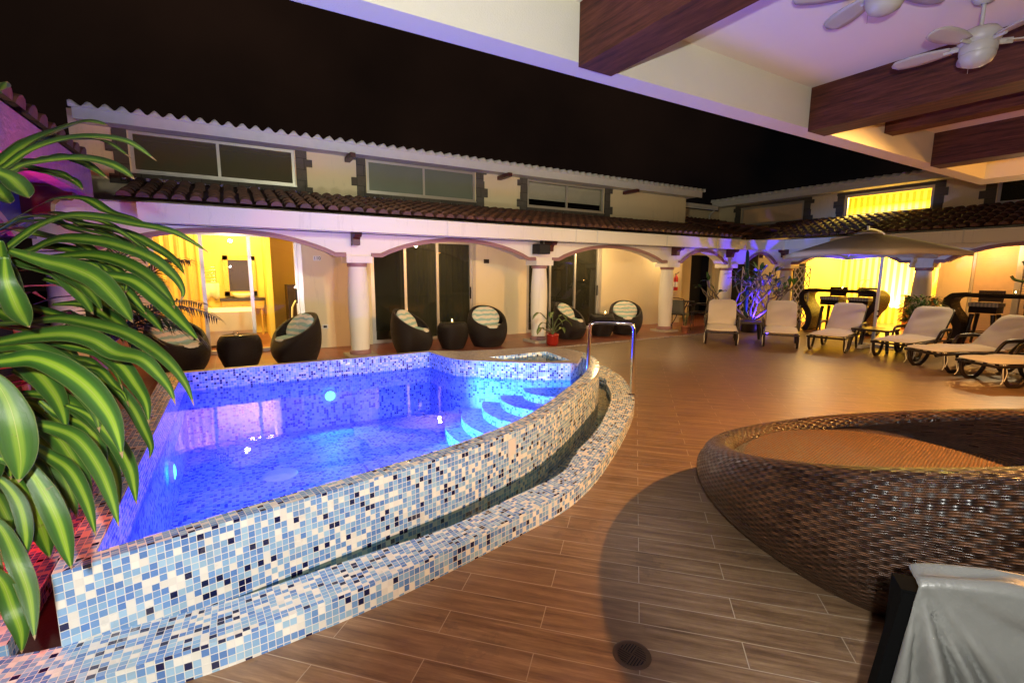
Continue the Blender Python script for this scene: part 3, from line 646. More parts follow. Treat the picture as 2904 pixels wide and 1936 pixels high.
def tiles(F, par, u0, u1, v0, v1, z0, z1, pitch=.19, course=.27, trap=0):
    """rows of barrel tiles lapping down the slope"""
    b = MB(); n = int((u1-u0)/pitch); sl = math.hypot(v1-v0, z1-z0); m_ = int(sl/course); dv, dz = (v1-v0)/sl, (z1-z0)/sl; rnd = random.Random(5)
    for i in range(n):
        uc = u0+(i+.5)*pitch
        for j in range(m_+1):
            s0 = j*course-.02; s1 = min((j+1)*course+.03, sl)
            if s1 <= s0: continue
            r0, r1 = .064*rnd.uniform(.94, 1.06), .050; jx, jz = rnd.uniform(-.008, .008), rnd.uniform(0, .008)
            rows = []
            for s_, rr, lift in ((s0, r0, .022+jz), (s0+.004, r0+.002, .024+jz), (s1, r1, .0)):
                rows.append([F(uc+jx+cos(PI*k/6)*rr*1.15, v0+dv*s_-dz*(sin(PI*k/6)*rr+lift), z0+dz*s_+dv*(sin(PI*k/6)*rr+lift)) for k in range(7)])
            b.grid(rows); b.poly([p for p in rows[0]])
        # trough between the barrels
    b.poly([F(u0, v0, z0+.012), F(u1, v0, z0+.012), F(u1, v1, z1+.012), F(u0, v1, z1+.012)])
    b.build('tile_roof', M['terraroof'], par, True)
def upper_eave(F, par, u0, u1, v, z=3.52, pitch=.187, fh=.16, breaks=()):
    b = MB(); b.box((u0, v, z), (u1, v+.03, z+fh), F); b.box((u0, v+.03, z+.03), (u1, v+.6, z+.05), F); b.build('eave_board', M['gutter'], par, True)
    # wavy roofing sheet whose edge shows above the board
    b = MB(); n = int((u1-u0)/pitch*8); rows = []
    for i in range(n+1):
        u = u0-.03+(u1-u0+.12)*i/n; w = cos(2*PI*(u-u0)/pitch); h = z+fh+.040+.038*w
        rows.append([F(u, v-.004, z+fh-.012), F(u, v-.03, z+fh-.004), F(u, v-.03, h), F(u, v+2.6, h+.30), F(u, v+5, h+.1)])
    b.grid(rows); b.build('wavy_roof', M['gutter'], par, True)
    for j in breaks:
        q = MB(); q.box((j-.045, v-.02-.06, z-.075), (j+.045, v+.42, z-.0), F); q.build('rafter_end', M['maroon'], par, True)
def clerestory(F, par, u0, u1, v, z0, z1, pane='glass', seed=1, mull=True, surround=True):
    """high wide window with a ragged volcanic stone surround"""
    b = MB(); fw = .045
    for p, q in (((u0, z0), (u1, z0+fw)), ((u0, z1-fw), (u1, z1)), ((u0, z0+fw), (u0+fw, z1-fw)), ((u1-fw, z0+fw), (u1, z1-fw))): b.box((p[0], v+.015, p[1]), (q[0], v+.07, q[1]), F)
    if mull: mc = (u0+u1)/2; b.box((mc-.022, v+.02, z0+fw), (mc+.022, v+.065, z1-fw), F)
    b.box((u0-.02, v-.022, z0-.02), (u1+.02, v+.0, z0), F); b.box((u0-.02, v-.022, z1), (u1+.02, v, z1+.02), F)
    w = b.build('window', M['alu'], par, True)
    halves = ((u0+fw, (u0+u1)/2-.022), ((u0+u1)/2+.022, u1-fw)) if mull else ((u0+fw, u1-fw),)
    for a, c in halves:
        q = MB(); q.box((a, v+.035, z0+fw), (c, v+.045, z1-fw), F); q.build('pane', M[pane], w, True)
    if surround:
        q = MB(); rnd = random.Random(seed)
        q.box((u0-.21, v-.028, z1+.021), (u1+.21, v+.0, z1+.10), F); q.box((u0-.17, v-.026, z0-.19), (u1+.17, v+.0, z0-.021), F)
        zz = z0-.15
        for side in (-1, 1):
            zz = z0-.19; k = 0
            while zz < z1+.015:
                h = rnd.uniform(.12, .19); wd = rnd.choice((.19, .20, .21)) if (k+seed) % 3 else .26+rnd.uniform(0, .03); k += 1; top = min(zz+h, z1+.02)
                if side < 0: q.box((u0-wd, v-.03-rnd.uniform(0, .006), zz), (u0-.021, v+.0, top), F)
                else: q.box((u1+.021, v-.03-rnd.uniform(0, .006), zz), (u1+wd, v+.0, top), F)
                zz = top
        q.build('stone_surround', M['stone'], w, True)
    return w
def slider(F, par, us, v, top=2.10, glass='darkglass', handle=None):
    """sliding glass door: us are the uprights"""
    b = MB(); fw = .055
    b.box((us[0], v+.02, .01), (us[-1], v+.11, .075), F); b.box((us[0], v+.02, top-.07), (us[-1], v+.11, top), F)
    for i, u in enumerate(us):
        w_ = fw if 0 < i < len(us)-1 else .07
        b.box((u-(w_/2 if 0 < i < len(us)-1 else (0 if i == 0 else w_)), v+.025, .075), (u+(w_/2 if 0 < i < len(us)-1 else (w_ if i == 0 else 0)), v+.085, top-.07), F)
    b.box((us[-1]-.02, v-.01, .01), (us[-1]+.055, v+.02, top), F)
    d = b.build('sliding_door', M['alu'], par, True)
    for a, c in zip(us, us[1:]):
        q = MB(); q.poly([F(a+.03, v+.055, .075), F(c-.03, v+.055, .075), F(c-.03, v+.055, top-.07), F(a+.03, v+.055, top-.07)]); q.build('pane', M[glass], d, True)
    if handle: q = MB(); q.box((handle-.012, v+.005, .86), (handle+.012, v+.03, 1.12), F); q.build('handle', M['black'], d, True)
    return d
# ---- wing A, behind the pool
FA = Frame((0, 8.02), (1, 0), (0, 1)); WV = 1.43    # v of the room wall
A = thing('hotel_wing', 'long cream hotel wing behind the pool with arches and room doors', 'building', (5, 9.45, 0))
colsA = [-1.88, 1.80, 5.45, 9.22, 11.50]
arcade(FA, A, colsA, flats=[.17, .17, .17, .10])
for c_ in colsA: column(FA, A, c_)
for c_ in (1.74, 5.52, 9.22, 11.3): bracket(FA, A, c_)
gutter(FA, A, -.98, 11.5, joints=(3.2, 5.95, 6.5, 8.55, 10.3))
tiles(FA, A, -1.2, 11.5, -.36, 1.42, 2.335, 2.80)
w = MB(); TH = 1.58
doors = [(-1.15, 1.06), (2.33, 4.58), (5.95, 8.20)]; wins = [(-1.22, 1.08), (2.33, 4.62), (5.95, 8.23)]
xs = [-1.9]+[e for d in doors for e in d]+[11.29]
for a, c in zip(xs[::2], xs[1::2]): w.box((a, WV, 0), (c, TH, 2.12), FA)
w.box((-1.9, WV, 2.12), (11.29, TH, 2.94), FA)
xs = [-1.9]+[e for d in wins for e in d]+[11.29]
for a, c in zip(xs[::2], xs[1::2]): w.box((a, WV, 2.94), (c, TH, 3.55), FA)
w.box((-1.9, WV, 3.55), (11.29, TH, 3.75), FA); w.box((11.15, TH, 0), (11.29, 3.2, 3.75), FA); w.box((-1.9, TH, 0), (-1.75, 5.2, 3.75), FA)
w.build('wall', M['plaster'], A, True)
w = MB(); w.box((-1.9, -.0, 2.33), (11.6, 1.43, 2.335), FA); w.build('porch_ceiling', M['white'], A, True)
upper_eave(FA, A, -1.76, 11.42, 1.0, breaks=(1.98, 5.2, 8.9))
for i, (a, c) in enumerate(wins):
    win = clerestory(FA, A, a, c, WV, 2.94, 3.55, ('oliveglass', 'frost', 'glass')[i], seed=i+3)
    q = MB()
    if i == 2: q.box((a+.05, WV+.09, 3.13), (c-.05, WV+.10, 3.5), FA); q.build('blind', M['gutter'], win, True)
d110 = slider(FA, A, (-1.13, -.43, .27, 1.05), WV, glass='glass', handle=.985)
d109 = slider(FA, A, (2.34, 3.04, 3.74, 4.56), WV, handle=4.50)
d108 = slider(FA, A, (5.96, 6.64, 7.40, 8.18), WV, handle=8.12)
for u, s_ in ((1.365, '110'), (4.885, '109')):
    q = MB(); q.box((u-.065, WV-.012, 1.635), (u+.065, WV-.001, 1.725), FA); pl = q.build('room_number_plate', M['whitemetal'] if s_ == '110' else M['grille'], A, True)
    q = text('room_number', s_, .082, FA(u, WV-.016, 1.678), (PI/2, 0, 0), M['black'], pl)
q = MB(); q.box((1.39, WV-.012, .37), (1.50, WV-.001, .445), FA); sw = q.build('wall_socket', M['whitemetal'], A, True)
q = MB(); q.box((1.415, WV-.016, .385), (1.475, WV-.012, .43), FA); q.build('socket_insert', M['black'], sw, True)
for a, c in ((-1.35, 1.3), (2.15, 4.85), (5.8, 8.5)):
    q = MB(); rnd = random.Random(int(a*10)); n_ = int((c-a)/.03); q.grid([[FA(a+(c-a)*i/n_, WV-.006-rnd.uniform(0, .03), 2.775), FA(a+(c-a)*i/n_, WV-.05-rnd.uniform(0, .03), 2.80+rnd.uniform(0, .03)), FA(a+(c-a)*i/n_, WV-.03, 2.835+rnd.uniform(0, .03))] for i in range(n_+1)], smooth=False); q.build('roof_flashing', M['chrome'], A, True)
q = MB(); q.tube([FA(-.9, -.34, 2.035), FA(3.2, -.335, 2.025), FA(8, -.335, 2.03), FA(11.2, -.335, 2.03)], .006, 5); q.build('cable', M['black'], A, True)
# dark rooms behind the two unlit doors, with drawn curtains
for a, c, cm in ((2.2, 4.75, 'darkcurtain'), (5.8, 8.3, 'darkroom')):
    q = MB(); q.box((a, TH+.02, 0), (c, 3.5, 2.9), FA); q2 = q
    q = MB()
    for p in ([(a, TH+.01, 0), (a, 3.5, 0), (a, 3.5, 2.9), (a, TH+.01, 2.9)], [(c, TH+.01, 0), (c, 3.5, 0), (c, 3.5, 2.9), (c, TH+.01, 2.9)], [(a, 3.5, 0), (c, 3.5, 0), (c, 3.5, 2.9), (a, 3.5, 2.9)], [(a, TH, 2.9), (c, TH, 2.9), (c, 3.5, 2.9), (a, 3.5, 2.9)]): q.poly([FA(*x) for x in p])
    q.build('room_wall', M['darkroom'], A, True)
def curtain(F, par, u0, u1, v, z0, z1, mat, amp=.03, n=60, wl=.13, name='curtain'):
    q = MB(); q.grid([[F(u0+(u1-u0)*i/n, v+amp*sin(2*PI*(u0+(u1-u0)*i/n)/wl)+amp*.4*sin(i*1.7), z) for z in (z0, (z0+z1)/2, z1)] for i in range(n+1)]); return q.build(name, mat, par, True)
curtain(FA, A, 3.0, 4.62, TH+.08, .02, 2.5, M['darkcurtain'])

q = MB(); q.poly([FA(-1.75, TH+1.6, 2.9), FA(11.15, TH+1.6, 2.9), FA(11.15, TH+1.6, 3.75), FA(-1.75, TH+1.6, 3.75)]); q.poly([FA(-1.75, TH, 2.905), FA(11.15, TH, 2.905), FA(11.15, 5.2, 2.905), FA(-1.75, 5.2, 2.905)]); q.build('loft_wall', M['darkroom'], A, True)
# ---- room 110
q = MB()
for p in ([(-1.9, 4.55, 0), (1.9, 4.55, 0), (1.9, 4.55, 2.9), (-1.9, 4.55, 2.9)], [(1.9, TH, 0), (1.9, 4.55, 0), (1.9, 4.55, 2.9), (1.9, TH, 2.9)], [(-1.88, TH, 2.9), (1.9, TH, 2.9), (1.9, 4.55, 2.9), (-1.88, 4.55, 2.9)], [(-1.74, TH, 0), (-1.74, 4.55, 0), (-1.74, 4.55, 2.9), (-1.74, TH, 2.9)]): q.poly([FA(*x) for x in p])
q.build('bedroom_wall', M['yellowwall'], A, True)
q = MB(); q.poly([FA(-1.9, TH, .01), FA(1.9, TH, .01), FA(1.9, 4.55, .01), FA(-1.9, 4.55, .01)]); q.build('bedroom_floor', M['terracotta'], A, True)
curtain(FA, A, -1.15, -.42, TH+.12, .05, 2.05, M['curtain'])
q = MB(); q.box((.62, 3.3, 0), (.72, 4.54, 2.9), FA); q.build('bathroom_partition', M['yellowwall'], A, True)
bed = thing('bed', 'bed with pale yellow lit linen inside the lit guest room', 'bed', (-.5, 10.9, 0))
q = MB(); q.box((-1.55, 10.38, .05), (.28, 11.5, .31)); q.build('bed_base', M['sheet'], bed, True, bevel=.04)
q = MB(); q.box((-1.6, 10.3, .32), (.33, 11.55, .68)); q.build('mattress', M['sheet'], bed, True, bevel=.10)
q = MB(); q.box((-1.55, 10.55, .68), (-1.1, 11.4, .84)); q.build('pillow', M['sheet'], bed, True, bevel=.06)
mir = thing('mirror', 'gilt framed mirror on the back wall of the lit guest room', 'mirror', (.12, 12.5, .9))
q = MB(); x0, x1, z0, z1 = -.18, .46, .88, 1.78
for a, c in (((x0, z0), (x1, z0+.10)), ((x0, z1-.10), (x1, z1)), ((x0, z0), (x0+.10, z1)), ((x1-.10, z0), (x1, z1))): q.box((a[0], 12.46, a[1]), (c[0], 12.54, c[1]))
q.build('frame', M['gold'], mir, True, bevel=.02)
q = MB(); q.box((x0+.09, 12.51, z0+.09), (x1-.09, 12.53, z1-.09)); q.build('mirror_glass', M['cabinet'], mir, True)
con = thing('console_table', 'dark gilt edged washstand under the mirror in the lit room', 'table', (.15, 12.3, 0))
q = MB(); q.box((-.28, 12.15, .78), (.60, 12.5, .84)); q.build('top', M['cabinet'], con, True)
q = MB(); q.box((-.25, 12.17, .60), (.57, 12.48, .775)); q.build('drawer', M['gold'], con, True)
for x in (-.22, .52):
    q = MB(); q.lathe([(.03, 0), (.02, .1), (.035, .2), (.02, .35), (.035, .5), (.03, .6)], (x, 12.22, 0), 12); q.build('leg', M['gold'], con, True)
bas_ = MB(); bas_.lathe([(.16, .0), (.20, .05), (.21, .10), (.17, .09), (.02, .03)], (.17, 12.32, .845), 20, False); tag(bas_.build('wash_basin', M['sheet']), 'white wash basin on the gilt washstand in the lit room', 'basin')
rack = thing('towel_rail', 'chrome towel rail on the wall left of the gilt mirror', 'towel rail', (-.42, 12.5, 1.2))
q = MB()
for x in (-.56, -.33): q.tube([(x, 12.5, 1.18), (x, 12.5, 1.56)], .008, 6)
for k in range(6): z = 1.2+k*.065; q.tube([(-.56, 12.5, z), (-.33, 12.5, z)], .006, 6)
q.build('rail', M['chrome'], rack, True)
q = MB(); q.grid([[(-.58+.3*i/8, 12.47-.03*sin(i), 1.17-.17*j-(.05*sin(i*1.3) if j else 0)) for j in range(3)] for i in range(9)]); tag(q.build('towel', M['towel'], solid=.02), 'pale towel hanging on the rail left of the mirror', 'towel')
wb = thing('wardrobe', 'dark wardrobe by the glass door in the lit room', 'wardrobe', (1.3, 11.4, 0))
q = MB(); q.box((.98, 11.1, .02), (1.7, 11.7, 1.15)); q.build('cabinet', M['cabinet'], wb, True, bevel=.01)
q = MB(); q.box((1.34, 11.09, .06), (1.345, 11.10, 1.1)); q.build('door_gap', M['black'], wb, True)
q = MB(); q.lathe([(.035, 0), (.036, .11), (.014, .15), (.012, .19)], (1.25, 11.3, 1.151), 12); tag(q.build('bottle', M['gold']), 'small clear bottle standing on the dark wardrobe', 'bottle')
wc = thing('white_chair', 'white bent chair beside the wardrobe in the lit room', 'chair', (1.15, 10.6, 0))
q = MB(); q.tube([(.98, 10.5, .45), (1.0, 10.5, .72), (1.06, 10.5, .84), (1.2, 10.5, .86)], .035, 8, flat=.5); q.tube([(.95, 10.5, .45), (.98, 10.5, .0)], .02, 6); q.tube([(1.4, 10.5, .45), (1.4, 10.5, .0)], .02, 6); q.build('frame', M['sheet'], wc, True)
q = MB(); q.box((.95, 10.35, .42), (1.4, 10.75, .47)); q.build('seat', M['black'], wc, True, bevel=.01)
# speaker under the arcade
sp_ = thing('speaker', 'black loudspeaker hung under the eave beside a maroon bracket', 'speaker', (5.2, 7.85, 1.8))
q = MB(); q.box((5.13, 7.72, 1.80), (5.40, 7.95, 1.99)); q.build('cabinet', M['black'], sp_, True, bevel=.01)
q = MB(); q.box((5.15, 7.71, 1.82), (5.38, 7.72, 1.97)); q.build('grille', M['darkroom'], sp_, True)
q = MB(); q.box((5.25, 7.82, 1.99), (5.31, 7.86, 2.06)); q.build('mount', M['black'], sp_, True)
# ---- corner: diagonal piece, recessed wall, wing B
FD = Frame((11.70, 8.02), (.9, -.80), (.8, .9))
FB = Frame((12.60, 8.0), (0, -1), (1, 0)); WB = 1.42
Bw = thing('corner_wing', 'cream hotel wing on the right with a lit bar opening', 'building', (14, 4, 0))
arcade(FD, Bw, [.08, 1.13], capw=.12, apex=.28, flats=[.05]); gutter(FD, Bw, -.12, 1.08, joints=())
colsB = [.75, 3.68, 6.62, 9.6]
arcade(FB, Bw, colsB)
for c_ in colsB: column(FB, Bw, c_)
for c_ in (.80, .2): bracket(FB, Bw, c_)
gutter(FB, Bw, .72, 14, joints=(.9, 2.0, 4.4))
tiles(FB, Bw, -.3, 13, -.36, 1.40, 2.335, 2.90)
tiles(Frame((12.2, 8.0), (.9, .8), (-.8, .9)), Bw, -.9, 3.0, -.5, .9, 2.5, 2.72)
tiles(Frame((11.3, 9.35), (1, 0), (0, 1)), Bw, 0, 2.75, -.9, 1.0, 2.62, 3.12)
w = MB()
opB = (.55, 3.52)      # bar opening in u
w.box((-2.4, WB, 0), (opB[0]-.5, WB+.15, 2.08), FB); w.box((opB[1], WB, 0), (4.08, WB+.15, 2.08), FB); w.box((-2.4, WB, 2.08), (14, WB+.15, 2.93), FB)
w.box((6.2, WB, 0), (14, WB+.15, 2.08), FB)
winsB = [(-1.55, .35), (1.42, 3.24), (4.32, 6.2)]
xs = [-2.4]+[e for d in winsB for e in d]+[14]
for a, c in zip(xs[::2], xs[1::2]): w.box((a, WB, 2.93), (c, WB+.15, 3.46), FB)
w.box((-2.4, WB, 3.46), (14, WB+.15, 3.75), FB)
w.box((11.29, 10.35, 0), (12.78, 10.5, 3.45)); w.box((13.85, 10.35, 0), (14.1, 10.5, 3.45)); w.box((12.78, 10.35, 2.02), (13.85, 10.5, 3.45))
w.box((11.29, 9.62, 0), (11.31, 10.35, 3.4))
w.build('wall', M['plaster'], Bw, True)
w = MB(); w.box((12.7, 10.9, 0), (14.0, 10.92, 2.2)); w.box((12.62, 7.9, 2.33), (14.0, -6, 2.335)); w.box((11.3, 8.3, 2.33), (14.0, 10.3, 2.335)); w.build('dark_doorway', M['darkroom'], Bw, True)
upper_eave(FB, Bw, -2.2, 14, .82, z=3.52, breaks=(4.6,))
q = MB(); q.box((11.3, 9.95, 3.40), (13.4, 9.98, 3.53)); q.box((11.3, 9.98, 3.53), (13.4, 10.6, 3.55)); q.build('eave_board', M['gutter'], Bw, True)
q = MB(); q.tube([(13.42, 10.1, 3.5), (13.42, 10.1, 3.42), (13.40, 10.25, 3.3), (13.38, 10.25, 2.95), (13.9, 9.4, 2.88)], .035, 8); q.build('drain_pipe', M['gutter'], Bw, True)
for i, (a, c) in enumerate(winsB):
    clerestory(FB, Bw, a, c, WB, 2.93, 3.46, ('shutter', 'glass', 'darkglass')[i], seed=i+11, mull=False)
# bar room seen through the opening and through the lit window
q = MB()
X0, X1, Y0, Y1 = 14.17, 16.6, 5.15, 7.75
q.poly([(X1, Y0-1, 0), (X1, Y1, 0), (X1, Y1, 3.74), (X1, Y0-1, 3.74)]); q.build('bar_back_wall', M['stripewall'], Bw, True)
q = MB(); q.poly([(X0, Y1, 0), (X1, Y1, 0), (X1, Y1, 3.74), (X0, Y1, 3.74)]); q.poly([(X0, Y0-1, 0), (X1, Y0-1, 0), (X1, Y0-1, 3.74), (X0, Y0-1, 3.74)]); q.poly([(X0, Y0-1, 3.74), (X1, Y0-1, 3.74), (X1, Y1, 3.74), (X0, Y1, 3.74)]); q.build('bar_side_wall', M['yellowwall'], Bw, True)
bc = thing('bar_counter', 'orange wood bar counter inside the brightly lit bar', 'counter', (15.4, 4.9, 0))
q = MB(); q.box((15.1, 4.3, 0), (15.5, 5.45, .86)); q.build('front', M['counter'], bc, True)
q = MB(); q.box((15.0, 4.2, .865), (15.6, 5.5, .92)); q.build('top', M['sheet'], bc, True, bevel=.01)
for i, (yy, hh) in enumerate(((5.25, .34), (4.85, .32))):
    q = MB(); q.lathe([(.11, 0), (.13, .1), (.13, hh), (.05, hh+.02), (.05, hh+.06)], (15.25, yy, .921), 16); tag(q.build('glass_jar', M['yellowwall']), ('tall' if i == 0 else 'short')+' pale jar on the counter of the lit bar', 'jar', 'jars on the bar counter')
# roller shutter doors
q = MB(); u0, u1 = 4.12, 4.80
def shutter(u0, u1):
    q = MB()
    for k in range(40): q.box((u0, WB+.03, .02+k*.052), (u1, WB+.05+(.0), .062+k*.052), FB)
    q.box((u0, WB+.052, .0), (u1, WB+.06, 2.1), FB)
    s_ = q.build('roller_shutter', M['shutter'], Bw, True)
    q = MB(); q.box((u0-.05, WB+.0, 0), (u0, WB+.09, 2.1), FB); q.box((u1, WB+.0, 0), (u1+.05, WB+.09, 2.1), FB); q.build('frame', M['alu'], s_, True)
shutter(4.14, 4.78); shutter(4.88, 5.6)
# lattice screens in the corner arches
def lattice(F, u0, u1, v, z0, z1, dip, label):
    q = MB(); w_ = u1-u0; st = .13; n = 28
    def topz(u): t = (u-u0)/w_*2-1; return z1-dip*(1-t*t)**.5 if dip else z1
    for sgn in (1, -1):
        k = -n
        while k < n*2:
            uu = u0+k*st; pts = []
            for s_ in range(60):
                z = z0+s_*.035; u = uu+sgn*(z-z0)*.62
                if u0 <= u <= u1 and z <= topz(u): pts.append(F(u, v+(.006 if sgn > 0 else -.006), z))
            if len(pts) > 1: q.tube([pts[0], pts[-1]], .014, 4)
            k += 1
    P = [F(u0+w_*i/16, v, topz(u0+w_*i/16)) for i in range(17)]; q.tube(P, .014, 6); q.tube([F(u0, v, z0), F(u0, v, topz(u0))], .014, 6); q.tube([F(u1, v, z0), F(u1, v, topz(u1))], .014, 6)
    return tag(q.build('lattice_screen', M['white']), label, 'trellis', 'lattice screens in the corner arches')
lattice(FD, .22, 1.0, .16, .05, 1.62, .33, 'diamond trellis with a dipped top in the diagonal corner arch')
lattice(FB, .97, 1.36, .16, .05, 1.62, .0, 'diamond trellis right of the corner column, behind the frangipani')
q = MB(); q.box((FB(.0, WB-.0, 0)[0]-.02, FB(.55, 0, 0)[1]-.02, .01), (FB(0, WB, 0)[0]-.002, FB(.05, 0, 0)[1], 2.05)); q.box((13.95, 7.45, .0), (13.99, 8.05, 2.06)); q.box((13.95, 8.85, .0), (13.99, 9.95, 2.3)); q.build('dark_opening_panel', M['darkroom'], Bw, True)  # solid dark panels standing in for the shade inside openings
# fire extinguisher
fe = thing('fire_extinguisher', 'red fire extinguisher hanging near the end of the cream wall', 'extinguisher', (10.95, 9.36, .95))
q = MB(); q.lathe([(.055, 0), (.062, .02), (.062, .34), (.04, .40), (.02, .42), (.02, .45)], (10.95, 9.36, .95), 18); q.build('cylinder', M['red'], fe, True)
q = MB(); q.lathe([(.0635, .10), (.0635, .24)], (10.95, 9.36, .95), 18, False); q.build('paper_label', M['whitemetal'], fe, True)
q = MB(); q.tube([(10.95, 9.36, 1.40), (10.88, 9.33, 1.43), (10.87, 9.32, 1.2), (10.87, 9.31, 1.0)], .008, 6); q.tube([(10.95, 9.36, 1.41), (11.03, 9.33, 1.47)], .01, 6); q.build('hose', M['black'], fe, True)
# ---- west wing at the left edge
FW = Frame((-1.32, 8.0), (0, -1), (-1, 0))
Ww = thing('west_wing', 'low arcade of the left wing with a rough tiled edge lit pink', 'building', (-2, 5, 0))
gutter(FW, Ww, 2.7, 9.5, v0=-.36, z0=2.04, z1=2.30); tiles(FW, Ww, 2.7, 9.5, -.32, 1.5, 2.34, 2.80)
bracket(FW, Ww, 3.0)
arcade(FW, Ww, [3.0, 6.2, 9.4])
for o in Ww.children:
    if o.name.startswith('arch_wall'): o.data.materials[0] = M['shadenavy']  # arch wall takes the shade colour to darken it
    if o.name.startswith('gutter_beam'): o.data.materials[0] = M['roughpink']
w = MB(); w.box((-1.6, 1.4, 0), (9.5, 1.55, 3.6), FW); w.build('wall', M['shadenavy'], Ww, True)
# =================================================================== pavilion roof over the camera
pv = thing('pavilion_roof', 'white pavilion ceiling with dark wooden beams over the deck', 'roof', (3, 1, 2.6))
q = MB(); q.box((-4, 2.24, 2.6), (8.46, 2.40, 3.1)); q.box((8.0, -8, 2.6), (8.46, 2.24, 3.1)); q.build('edge_beam', M['beamwhite'], pv, True)
q = MB(); q.box((-4, -8, 2.905), (8.0, 2.24, 3.05)); q.build('ceiling', M['ceil'], pv, True)
for i, (a, c) in enumerate(((-.60, -.36), (1.735, 1.975), (4.06, 4.31), (6.42, 6.67))):
    q = MB(); q.box((a, -7.5, 2.575), (c, 2.238, 2.904)); q.build('wood_beam', M['wood'], pv, True)
q = MB(); q.box((5.33, -7.5, 2.745), (5.50, 2.237, 2.904)); q.build('rafter', M['wood'], pv, True)
for x, y in ((8.2, -2.5), (-3.8, -5.8), (8.2, -7.5)):
    q = MB(); q.box((x-.18, y-.18, 0), (x+.18, y+.18, 2.6)); q.build('post', M['beamwhite'], pv, True)
# a wall closing the courtyard behind the camera
bwl = thing('back_building', 'plain cream building behind the pavilion', 'building', (0, -9, 0)); q = MB(); q.box((-12, -9.2, 0), (12, -9, 3.4)); q.build('wall', M['plaster'], bwl, True)
# =================================================================== ceiling fans
def fan(label, loc, drop, rz, bl=.50, sc_=.74):
    """loc = ceiling point; drop = length of the rod"""
    F_ = thing('ceiling_fan', label, 'ceiling fan', loc, rz, 'white ceiling fans under the pavilion')
    q = MB(); q.lathe([(.001, 0), (.075, 0), (.078, -.03), (.055, -.075), (.02, -.09)], n=28, cap=False); q.build('canopy_mount', M['fanwhite'], F_)
    if drop > .1: q = MB(); q.tube([(0, 0, -.06), (0, 0, -drop)], .012, 12); q.build('rod', M['fanwhite'], F_)
    z = -drop
    q = MB(); q.lathe([(.02, z+.02), (.09, z+.005), (.118, z-.03), (.118, z-.07), (.10, z-.09), (.095, z-.095)], n=36, cap=False); mt = q.build('motor', M['fanwhite'], F_)
    q = MB(); q.lathe([(.100, z-.092), (.104, z-.10), (.104, z-.145), (.10, z-.155)], n=36, cap=False); q.build('lamp_collar', M['fanwhite'], F_)
    q = MB(); q.lathe([(.100, z-.156), (.098, z-.18), (.080, z-.215), (.045, z-.235), (.001, z-.242)], n=36, cap=False); q.build('lamp_bowl', M['fanwhite'], F_)
    q = MB(); q.tube([(.09, .03, z-.15), (.09, .03, z-.25)], .002, 5); q.build('pull_chain', M['chrome'], F_)
    for k in range(5):
        a = 2*PI*k/5; T = lambda r_, w, h: (cos(a)*r_-sin(a)*w, sin(a)*r_+cos(a)*w, z-.085+h+w*.22)
        q = MB(); q.tube([T(.09, 0, 0), T(.19, 0, 0)], .010, 6, flat=2.2); q.build('blade_arm', M['fanwhite'], F_)
        q = MB(); rows = []
        for i in range(13):
            t = i/12; r_ = .15+(bl-.15)*t; wd = (.042+.030*sin(PI*min(t*.9, 1)))*(1 if t < .86 else math.sqrt(max(0.02, 1-((t-.86)/.145)**2)))
            rows.append([T(r_, s_*wd, .0) for s_ in (-1, -.5, 0, .5, 1)])
        q.grid(rows); q.build('blade', M['fanwhite'], F_, solid=.007)
    F_.scale = (sc_,)*3
    return F_
fan('white ceiling fan hanging on a rod before the dark wooden beam', (3.47, 1.07, 2.905), .26, R(24))
fan('flush white ceiling fan cut off by the top of the photo', (2.80, 1.235, 2.905), .03, R(62), .50, .80)
